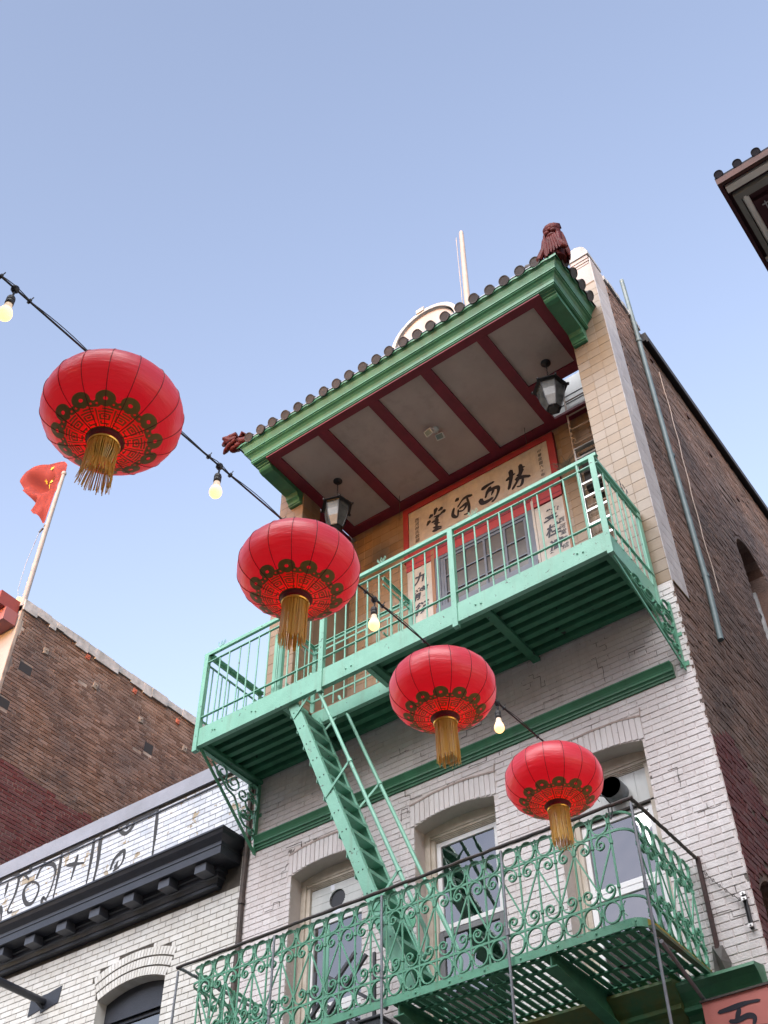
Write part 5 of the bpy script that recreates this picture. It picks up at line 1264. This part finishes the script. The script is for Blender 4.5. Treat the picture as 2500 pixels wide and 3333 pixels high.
fm.f = [(i * (NTT + 1) + j, (i + 1) * (NTT + 1) + j, (i + 1) * (NTT + 1) + j + 1, i * (NTT + 1) + j + 1) for i in range(NS) for j in range(NTT)]
fm.sm = True
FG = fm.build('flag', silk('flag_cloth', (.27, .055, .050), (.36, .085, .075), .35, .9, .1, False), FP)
def star(cs, ct, r, rot):
    out = []
    for k in range(10):
        a = rot + PI / 5 * k; rr = r if k % 2 == 0 else r * .4
        s_, t_ = cs + rr * math.cos(a) * .9, ct + rr * math.sin(a); p = Vector(flag_pt(s_, t_)); out.append((p.x, p.y - .03, p.z))
    p = Vector(flag_pt(cs, ct)); m = MB(); m.add(out + [(p.x, p.y - .03, p.z)], [(k, (k + 1) % 10, 10) for k in range(10)])
    m.build('star', STAR, FG)
star(.25, .38, .13, .3)
for cs, ct in ((.46, .20), (.60, .30), (.58, .44), (.47, .56)): star(cs, ct, .042, .5)

# ================================================================== upper right: corner of the neighbour's tiled eave
NBR = thing('tiled_eave_building', 'corner of a neighbouring building with a rust-brown tiled eave at the right', 'building', (10, 2, 0))
x0, y0, z0 = 8.34, -1.02, 15.43
MB().box(x0, 14, y0, y0 + .05, z0, z0 + .13).build('fascia', RUST, NBR)
MB().box(x0, x0 + .05, y0 + .05, 3.2, z0 - .01, z0 + .13).build('fascia', mat('dark_maroon', (.055, .014, .018), .7), NBR)
MB().box(x0 + .05, 14, y0 + .05, 3.2, z0 + .06, z0 + .12).build('soffit', bpy.data.materials['dark_maroon'], NBR)
MB().box(x0 + .07, 14, y0 + .10, y0 + .20, z0 - .0, z0 + .058).build('cream_batten', mat('cream_batten_paint', (.80, .77, .70), .6, (.72, .68, .60), 6), NBR)
MB().box(x0 + .10, 14, y0 + .26, y0 + .36, z0 - .04, z0 + .058).build('grey_batten', mat('grey_green_batten', (.20, .20, .18), .7), NBR)
MB().box(x0 + .10, x0 + .17, y0 + .36, 3.2, z0 - .04, z0 + .058).build('grey_batten', bpy.data.materials['grey_green_batten'], NBR)
MB().tube([(x0 + .225, y0 + .34, z0 + .0), (x0 + .225, 3.2, z0 + .0)], .045, 12).smooth().build('cream_tube', mat('cream_tube_paint', (.80, .79, .73), .4), NBR)
MB().box(x0 + .27, 14, y0 + .50, 3.2, z0 - .02, z0 + .058).build('inner_soffit', bpy.data.materials['dark_maroon'], NBR)
lt = MB()
for k in range(6): lt.box(x0 + .40 + .2 * k, x0 + .415 + .2 * k, y0 + .55, 2.4, z0 - .06, z0 - .045)
for k in range(8): lt.box(x0 + .36, x0 + 1.6, y0 + .58 + .24 * k, y0 + .595 + .24 * k, z0 - .062, z0 - .047)
lt.build('lattice', COPING, NBR)
for k in range(4): MB().box(x0 + .44 + .2 * k, x0 + .58 + .2 * k, y0 + .62, 2.2, z0 - .035, z0 - .03).build('glass_panel', LAMPG, NBR)
MB().box(9.6, 15, .0, 10, 0, 15.6).build('wall', STUCCO, NBR)
dk = mat('black_glazed_tile', (.012, .011, .016), .7, spec=.1)
b_ = MB(); b_.box(x0 - .0, 14, y0 - .0, 3.2, z0 + .131, z0 + .17); b_.build('roof_bed', dk, NBR)
tm = barrel((0, 0, 0), (0, 1.4, .55), .062).mesh('roof_tile', dk)
for k in range(14): put('roof_tile', tm, (x0 + .07 + .262 * k, y0 - .02, z0 + .19), NBR)
MB().tube([(x0 + .02, .7, z0 - .02), (x0 + .0, 2.0, z0 + .02), (x0 + .02, 4.5, z0 + .0)], .012, 6).build('gutter_wire', WHITEP, NBR)
MB().box(x0 + .06, x0 + .25, .36, .42, z0 - .06, z0 - .01).build('peeled_patch', COPING, NBR)

# ================================================================== flagpole behind the gable
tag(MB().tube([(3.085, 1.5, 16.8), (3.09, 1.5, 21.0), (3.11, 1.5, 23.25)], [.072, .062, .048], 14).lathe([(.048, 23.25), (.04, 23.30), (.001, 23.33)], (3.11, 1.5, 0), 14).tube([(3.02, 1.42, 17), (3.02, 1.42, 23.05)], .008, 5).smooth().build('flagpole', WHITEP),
    'bare white mast rising behind the curved gable of the roof', 'flagpole')

# ================================================================== salmon sign at the lower right
PS = thing('shop_sign', 'salmon pink sign board with a black character at the lower right', 'sign', (6.2, -.3, 5.0))
MB().box(5.567, 7.6, -.300, -.26, 3.9, 5.655).build('panel', PINK, PS)
MB().box(5.555, 7.61, -.315, -.255, 5.655, 5.672).build('edge', DARKRAIL, PS)
brush(MB(), [([(5.693, 5.546), (5.806, 5.552), (5.929, 5.561), (6.051, 5.555)], .043), ([(5.874, 5.535), (5.848, 5.488), (5.819, 5.447)], .042), ([(5.769, 5.457), (5.828, 5.445), (5.928, 5.463), (5.978, 5.437), (5.96, 5.385), (5.94, 5.343)], .044), ([(5.69, 5.372), (6.06, 5.360)], .042)], -.3025).build('brushed_character', INK, PS)

# ================================================================== string of lights with lanterns, in the plane x = 5.42
SX = 5.42
def sz(y):
    pts = [(-12.3, 7.25), (-9.5, 7.02), (-8.0, 6.985), (-7.3, 6.995), (-6.5, 7.02), (-5.6, 7.055), (-4.6, 7.085), (-3.9, 7.12), (-3.0, 7.16), (-2.2, 7.20), (-1.27, 7.08)]
    for a, b in zip(pts, pts[1:]):
        if a[0] <= y <= b[0]: t = (y - a[0]) / (b[0] - a[0]); return a[1] + (b[1] - a[1]) * t
    return pts[-1][1]
LY = (-7.065, -5.412, -3.758, -2.150); BY = (-7.862, -6.216, -4.596, -2.970)
LS = MB()
ys_ = [-12.3 + .06 * i for i in range(185)]
LS.tube([(SX + (0.07 if y > -1.4 else 0), y, sz(y)) for y in ys_ if y < -1.26], .0068, 6)
nod = [-12.3] + [v + d for v in BY for d in (-.10, .10, .62)] + [-1.3]
mess = []
for y in ys_:
    if y >= -1.28: continue
    a = max([n_ for n_ in nod if n_ <= y], default=-12.3); b = min([n_ for n_ in nod if n_ > y], default=-1.2)
    t = (y - a) / max(b - a, .01); mess.append((SX - .004, y, sz(y) + .010 + .022 * math.sin(PI * t)))
LS.tube(mess, .0030, 5)
for n_ in nod[1:-1]: LS.tube([(SX, n_ - .006, sz(n_)), (SX, n_ + .006, sz(n_))], .017, 7); LS.bar((SX, n_, sz(n_)), (SX + .012, n_ + .01, sz(n_) + .04), .005, .004)
LS.tube([(5.46, -1.27, 7.07), (5.47, -1.28, 6.98), (5.48, -1.285, 6.92)], .006, 5).tube([(5.50, -1.27, 7.07), (5.50, -1.28, 6.99), (5.485, -1.285, 6.93)], .006, 5)
tag(LS.build('light_cable', BLACKM), 'black cable and support wire running across the street through the lanterns', 'cable')
BULB_L = ['lit bulb at the left edge of the photo, above the largest lantern', 'lit bulb hanging against the sky between the two largest lanterns', 'lit bulb hanging in front of the mint railing between the second and third lantern', 'lit bulb hanging above the green wall moulding between the third and fourth lantern']
b0 = None
def bulb(y, label):
    z = sz(y); t = thing('festoon_bulb', label, 'light bulb', (SX, y, z), 'lit bulbs on the cable')
    MB().tube([(SX, y, z), (SX + .004, y, z - .05), (SX, y, z - .085)], .0065, 7).lathe([(.001, z + .016), (.022, z + .008), (.024, z - .012), (.012, z - .03)], (SX, y, 0), 10).smooth().build('drop_wire', BLACKM, t)
    MB().lathe([(.006, z - .08), (.021, z - .088), (.024, z - .10), (.024, z - .118), (.021, z - .12), (.024, z - .124), (.024, z - .15), (.020, z - .155)], (SX, y, 0), 16).smooth().build('socket', mat('bulb_socket', (.035, .03, .026), .5) if 'bulb_socket' not in bpy.data.materials else bpy.data.materials['bulb_socket'], t)
    MB().lathe([(.020, z - .156), (.0215, z - .17), (.025, z - .19), (.030, z - .205)], (SX, y, 0), 18).smooth().build('bulb_neck', BULBBASE, t)
    MB().lathe([(.030, z - .2051), (.0365, z - .222), (.040, z - .242), (.037, z - .262), (.026, z - .278), (.010, z - .286), (.0001, z - .287)], (SX, y, 0), 20).smooth().build('bulb_globe', BULB, t)
    return t
for i, y in enumerate(BY): 
    if b0 is None: b0 = bulb(y, BULB_L[i])
    else: dup(b0, (SX, y, sz(y)), BULB_L[i])

# --- red silk lanterns
NR = 16; LR, LH = .402, .250
def lan_prof(t):
    """t 0 (bottom ring) .. 1 (top ring) -> radius, height"""
    a0 = -1.16 + 2.30 * t
    e = 2 / 2.25
    c, s_ = math.cos(a0 * PI / 2 / 1.32), math.sin(a0 * PI / 2 / 1.32)
    return LR * max(c, 0) ** e, LH * math.copysign(abs(s_) ** e, s_)
def lan_pt(th, t, out=0.0):
    r, z = lan_prof(t); ph = (th / (2 * PI) * NR) % 1.0 - .5; h = PI / NR
    poly = math.cos(h) / math.cos(ph * 2 * h); k = .75 * poly + .25 * 1.0 + .004 * math.cos(ph * 2 * PI)
    r = r * k + out
    # fabric sags a hair between the seams, more near the top
    return (r * math.cos(th), r * math.sin(th), z)
def t_at(r):
    a, b = 0.0, .5
    for _ in range(40):
        m = (a + b) / 2
        if lan_prof(m)[0] < r: a = m
        else: b = m
    return a
R_IN = lan_prof(0)[0]
def q_t(q): return t_at(R_IN + .004 + (q - .02) / .35 * (.292 - R_IN))
def lantern(loc, label, messy=False):
    t = thing('red_lantern', label, 'lantern', loc, 'red lanterns on the cable')
    L = lambda p: (loc[0] + p[0], loc[1] + p[1], loc[2] + p[2])
    sh = MB(); NA, NTT = NR * 6, 34
    for j in range(NTT + 1):
        for i in range(NA): sh.v.append(L(lan_pt(2 * PI * i / NA, j / NTT)))
    sh.f = [(j * NA + i, j * NA + (i + 1) % NA, (j + 1) * NA + (i + 1) % NA, (j + 1) * NA + i) for j in range(NTT) for i in range(NA)]
    sh.sm = True; sh.build('silk_shade', SILK, t)
    rb = MB()
    for k in range(NR):
        rb.tube([L(lan_pt(2 * PI * k / NR, j / 26, .001)) for j in range(27)], .0022, 5)
    rb.build('seam', SEAM, t)
    # printed band: brighter red disc and gold fret, as thin sheets just off the silk
    def patch(m, th0, th1, t0_, t1_, off=.0025):
        n = max(1, int((th1 - th0) / .07) + 1); k = len(m.v); q = max(1, int((t1_ - t0_) / .03) + 1)
        for j in range(q + 1):
            for i in range(n + 1): m.v.append(L(lan_pt(th0 + (th1 - th0) * i / n, q_t(t0_ + (t1_ - t0_) * j / q), off)))
        m.f += [(k + j * (n + 1) + i, k + j * (n + 1) + i + 1, k + (j + 1) * (n + 1) + i + 1, k + (j + 1) * (n + 1) + i) for j in range(q) for i in range(n)]
    pr = MB(); patch(pr, 0, 2 * PI, .02, .285, .0012); pr.sm = True; pr.build('bright_print', SILK2, t)
    gp_ = MB(); NL = 12
    for k in range(NL):
        c = 2 * PI * (k + .5) / NL; w_ = 2 * PI / NL
        def bx(a0, a1, q0, q1): patch(gp_, c + a0 * w_, c + a1 * w_, q0, q1)
        bx(-.5, .5, .022, .040); bx(-.5, -.43, .040, .225)
        bx(-.34, .34, .062, .075); bx(-.34, -.22, .075, .098); bx(.10, .22, .046, .062)
        bx(-.34, -.23, .112, .170); bx(.23, .34, .112, .170); bx(-.34, .34, .112, .125); bx(-.12, .12, .138, .156); bx(-.23, .23, .164, .176)
        bx(-.36, .40, .190, .203); bx(-.14, .42, .217, .230); bx(-.5, -.30, .240, .262); bx(.30, .5, .240, .262); bx(-.10, .12, .243, .256)
        # cloud lobe with an eye
        def lobe(ca, ct, ra, rt_, hole):
            n = 20; kk = len(gp_.v)
            for i in range(n):
                a = 2 * PI * i / n
                for f_ in (hole, 1): gp_.v.append(L(lan_pt(ca + ra * f_ * math.cos(a), q_t(ct + rt_ * f_ * math.sin(a)), .0026)))
            gp_.f += [(kk + 2 * i, kk + 2 * i + 1, kk + 2 * ((i + 1) % n) + 1, kk + 2 * ((i + 1) % n)) for i in range(n)]
        lobe(c, .318, w_ * .40, .070, .24); lobe(c - w_ * .36, .272, w_ * .19, .034, .32); lobe(c + w_ * .36, .272, w_ * .19, .034, .32)
    gp_.sm = True; gp_.build('gold_print', GOLDP, t)
    r0, z0 = lan_prof(0); r1, z1 = lan_prof(1)
    MB().lathe([(r0 + .006, z0 + .012), (r0 + .010, z0), (r0 - .006, z0 - .018), (r0 - .004, z0 - .035), (r0 - .014, z0 - .036), (r0 - .016, z0 + .01)], loc, 36).smooth().build('bottom_ring', SEAM, t)
    MB().lathe([(r0 - .003, z0 - .034), (r0 + .000, z0 - .040), (r0 - .003, z0 - .048), (r0 - .015, z0 - .049), (r0 - .015, z0 - .034)], loc, 36).smooth().build('gold_collar', GOLD, t)
    MB().lathe([(r1 + .004, z1 - .01), (r1 + .006, z1 + .006), (r1 - .02, z1 + .014), (.03, z1 + .016), (.03, z1 - .01)], loc, 30).build('top_cap', SEAM, t)
    MB().tube([L((0, 0, z1 + .01)), L((0, 0, z1 + .05))], .006, 6).build('hanger', BLACKM, t)
    ts = MB(); r_ = random.Random(int(loc[1] * 100)); n = 130; zc_ = z0 - .045; ln = .305
    for k in range(n):
        a = 2 * PI * k / n + r_.uniform(-.02, .02); rr = r0 - .008 - r_.uniform(0, .012); l = ln * r_.uniform(.88, 1.05)
        if messy:
            kk = .5 + .5 * math.cos(a * 2 + .6); pin = .30 * kk; l *= 1.0 - .12 * kk
            P_ = [(rr, 0), (rr * (1 + .03), -.25 * l), (rr * (1.04 - pin), -.55 * l), (rr * (1.08 - pin * .3), -.8 * l), (rr * (1.12 + r_.uniform(-.1, .12)), -l)]
        else:
            s_ = r_.uniform(-.03, .06); P_ = [(rr, 0), (rr * (1 + s_ * .3), -.4 * l), (rr * (1 + s_), -.75 * l), (rr * (1 + s_ + r_.uniform(-.06, .06)), -l)]
        sw = r_.uniform(-.05, .05) * (2.2 if messy else 1)
        pts = [L((p * math.cos(a + sw * i / 3), p * math.sin(a + sw * i / 3), zc_ + h)) for i, (p, h) in enumerate(P_)]
        ts.tube(pts, .0011, flat=((-math.sin(a), math.cos(a), 0), r_.uniform(.0022, .0050)))
    ts.build('tassel', GOLDT, t)
    ld = bpy.data.lights.new('lantern_lamp', 'POINT'); ld.energy = .42; ld.color = (1, .72, .5); ld.shadow_soft_size = .04
    lo = bpy.data.objects.new('lantern_lamp', ld); C.objects.link(lo); lo.parent = t; lo.location = (0, 0, -.135)
    return t
LZ = (6.700, 6.738, 6.796, 6.872)
lantern((SX, LY[0], LZ[0]), 'largest red silk lantern, alone against the sky, its gold tassel tangled', True)
l1 = lantern((SX, LY[1], LZ[1]), 'second largest red silk lantern, covering the left pier and part of the mint railing')
l2 = dup(l1, (SX, LY[2], LZ[2]), 'third largest red silk lantern, in front of the underside of the mint balcony'); l2.rotation_euler = (.02, -.035, .75); l2.scale = (.985, .985, 1.03)
l3 = dup(l1, (SX, LY[3], LZ[3]), 'smallest red silk lantern, in front of the right window above the ironwork'); l3.rotation_euler = (-.02, .03, 1.9); l3.scale = (1.0, 1.0, .99)
l1.rotation_euler = (.012, .03, .2)

# ================================================================== buildings across the street (unseen; heights shaped to block low glow, mirror sky in windows)
OFR = lambda u, n, z: (u, -12.6 + n, z)
def opposite(name, label, x0, x1, top, m, storey):
    ob = thing(name, label, 'building', ((x0 + x1) / 2, -14, 0))
    nx = int((x1 - x0) / 2.6); nz = int((top - 1.5) / storey)
    ops = [(x0 + (x1 - x0) * (k + .5) / nx, .62, 1 + storey * j, 2.7 + storey * j, .18) for k in range(nx) for j in range(nz)]
    rv = MB(); wall_sheet(OFR, x0, x1, 0, top, ops, n=0, depth=.2, reveal=rv).build('front_wall', m, ob); rv.build('window_reveal', m, ob)
    MB().box(x0 + .1, x1 - .1, -13.0, -12.82, .5, top - .6).build('dark_room', DARKIN, ob)
    for o_ in ops: MB().box(o_[0] - .62, o_[0] + .62, -12.80, -12.79, o_[2], o_[3] + .1).build('pane', GLASS, ob)
    for j in range(nz): MB().box(x0, x1, -12.6, -12.2, 3.25 + storey * j, 3.45 + storey * j).build('string_band', CREAM, ob)
    MB().box(x0, x1, -20, -12.6, top, top + .1).box(x0, x1, -20, -19.9, 0, top).build('roof', TAR, ob)
opposite('glow_blocking_building', 'unseen tall stucco building added across the street to block the low glow', 3.1, 24, 18.8, OPPO, 3.6)
opposite('low_blocking_building', 'unseen lower building added across the street, kept low so windows mirror the sky', -18, 3.0, 13.4, OPPO, 3.3)
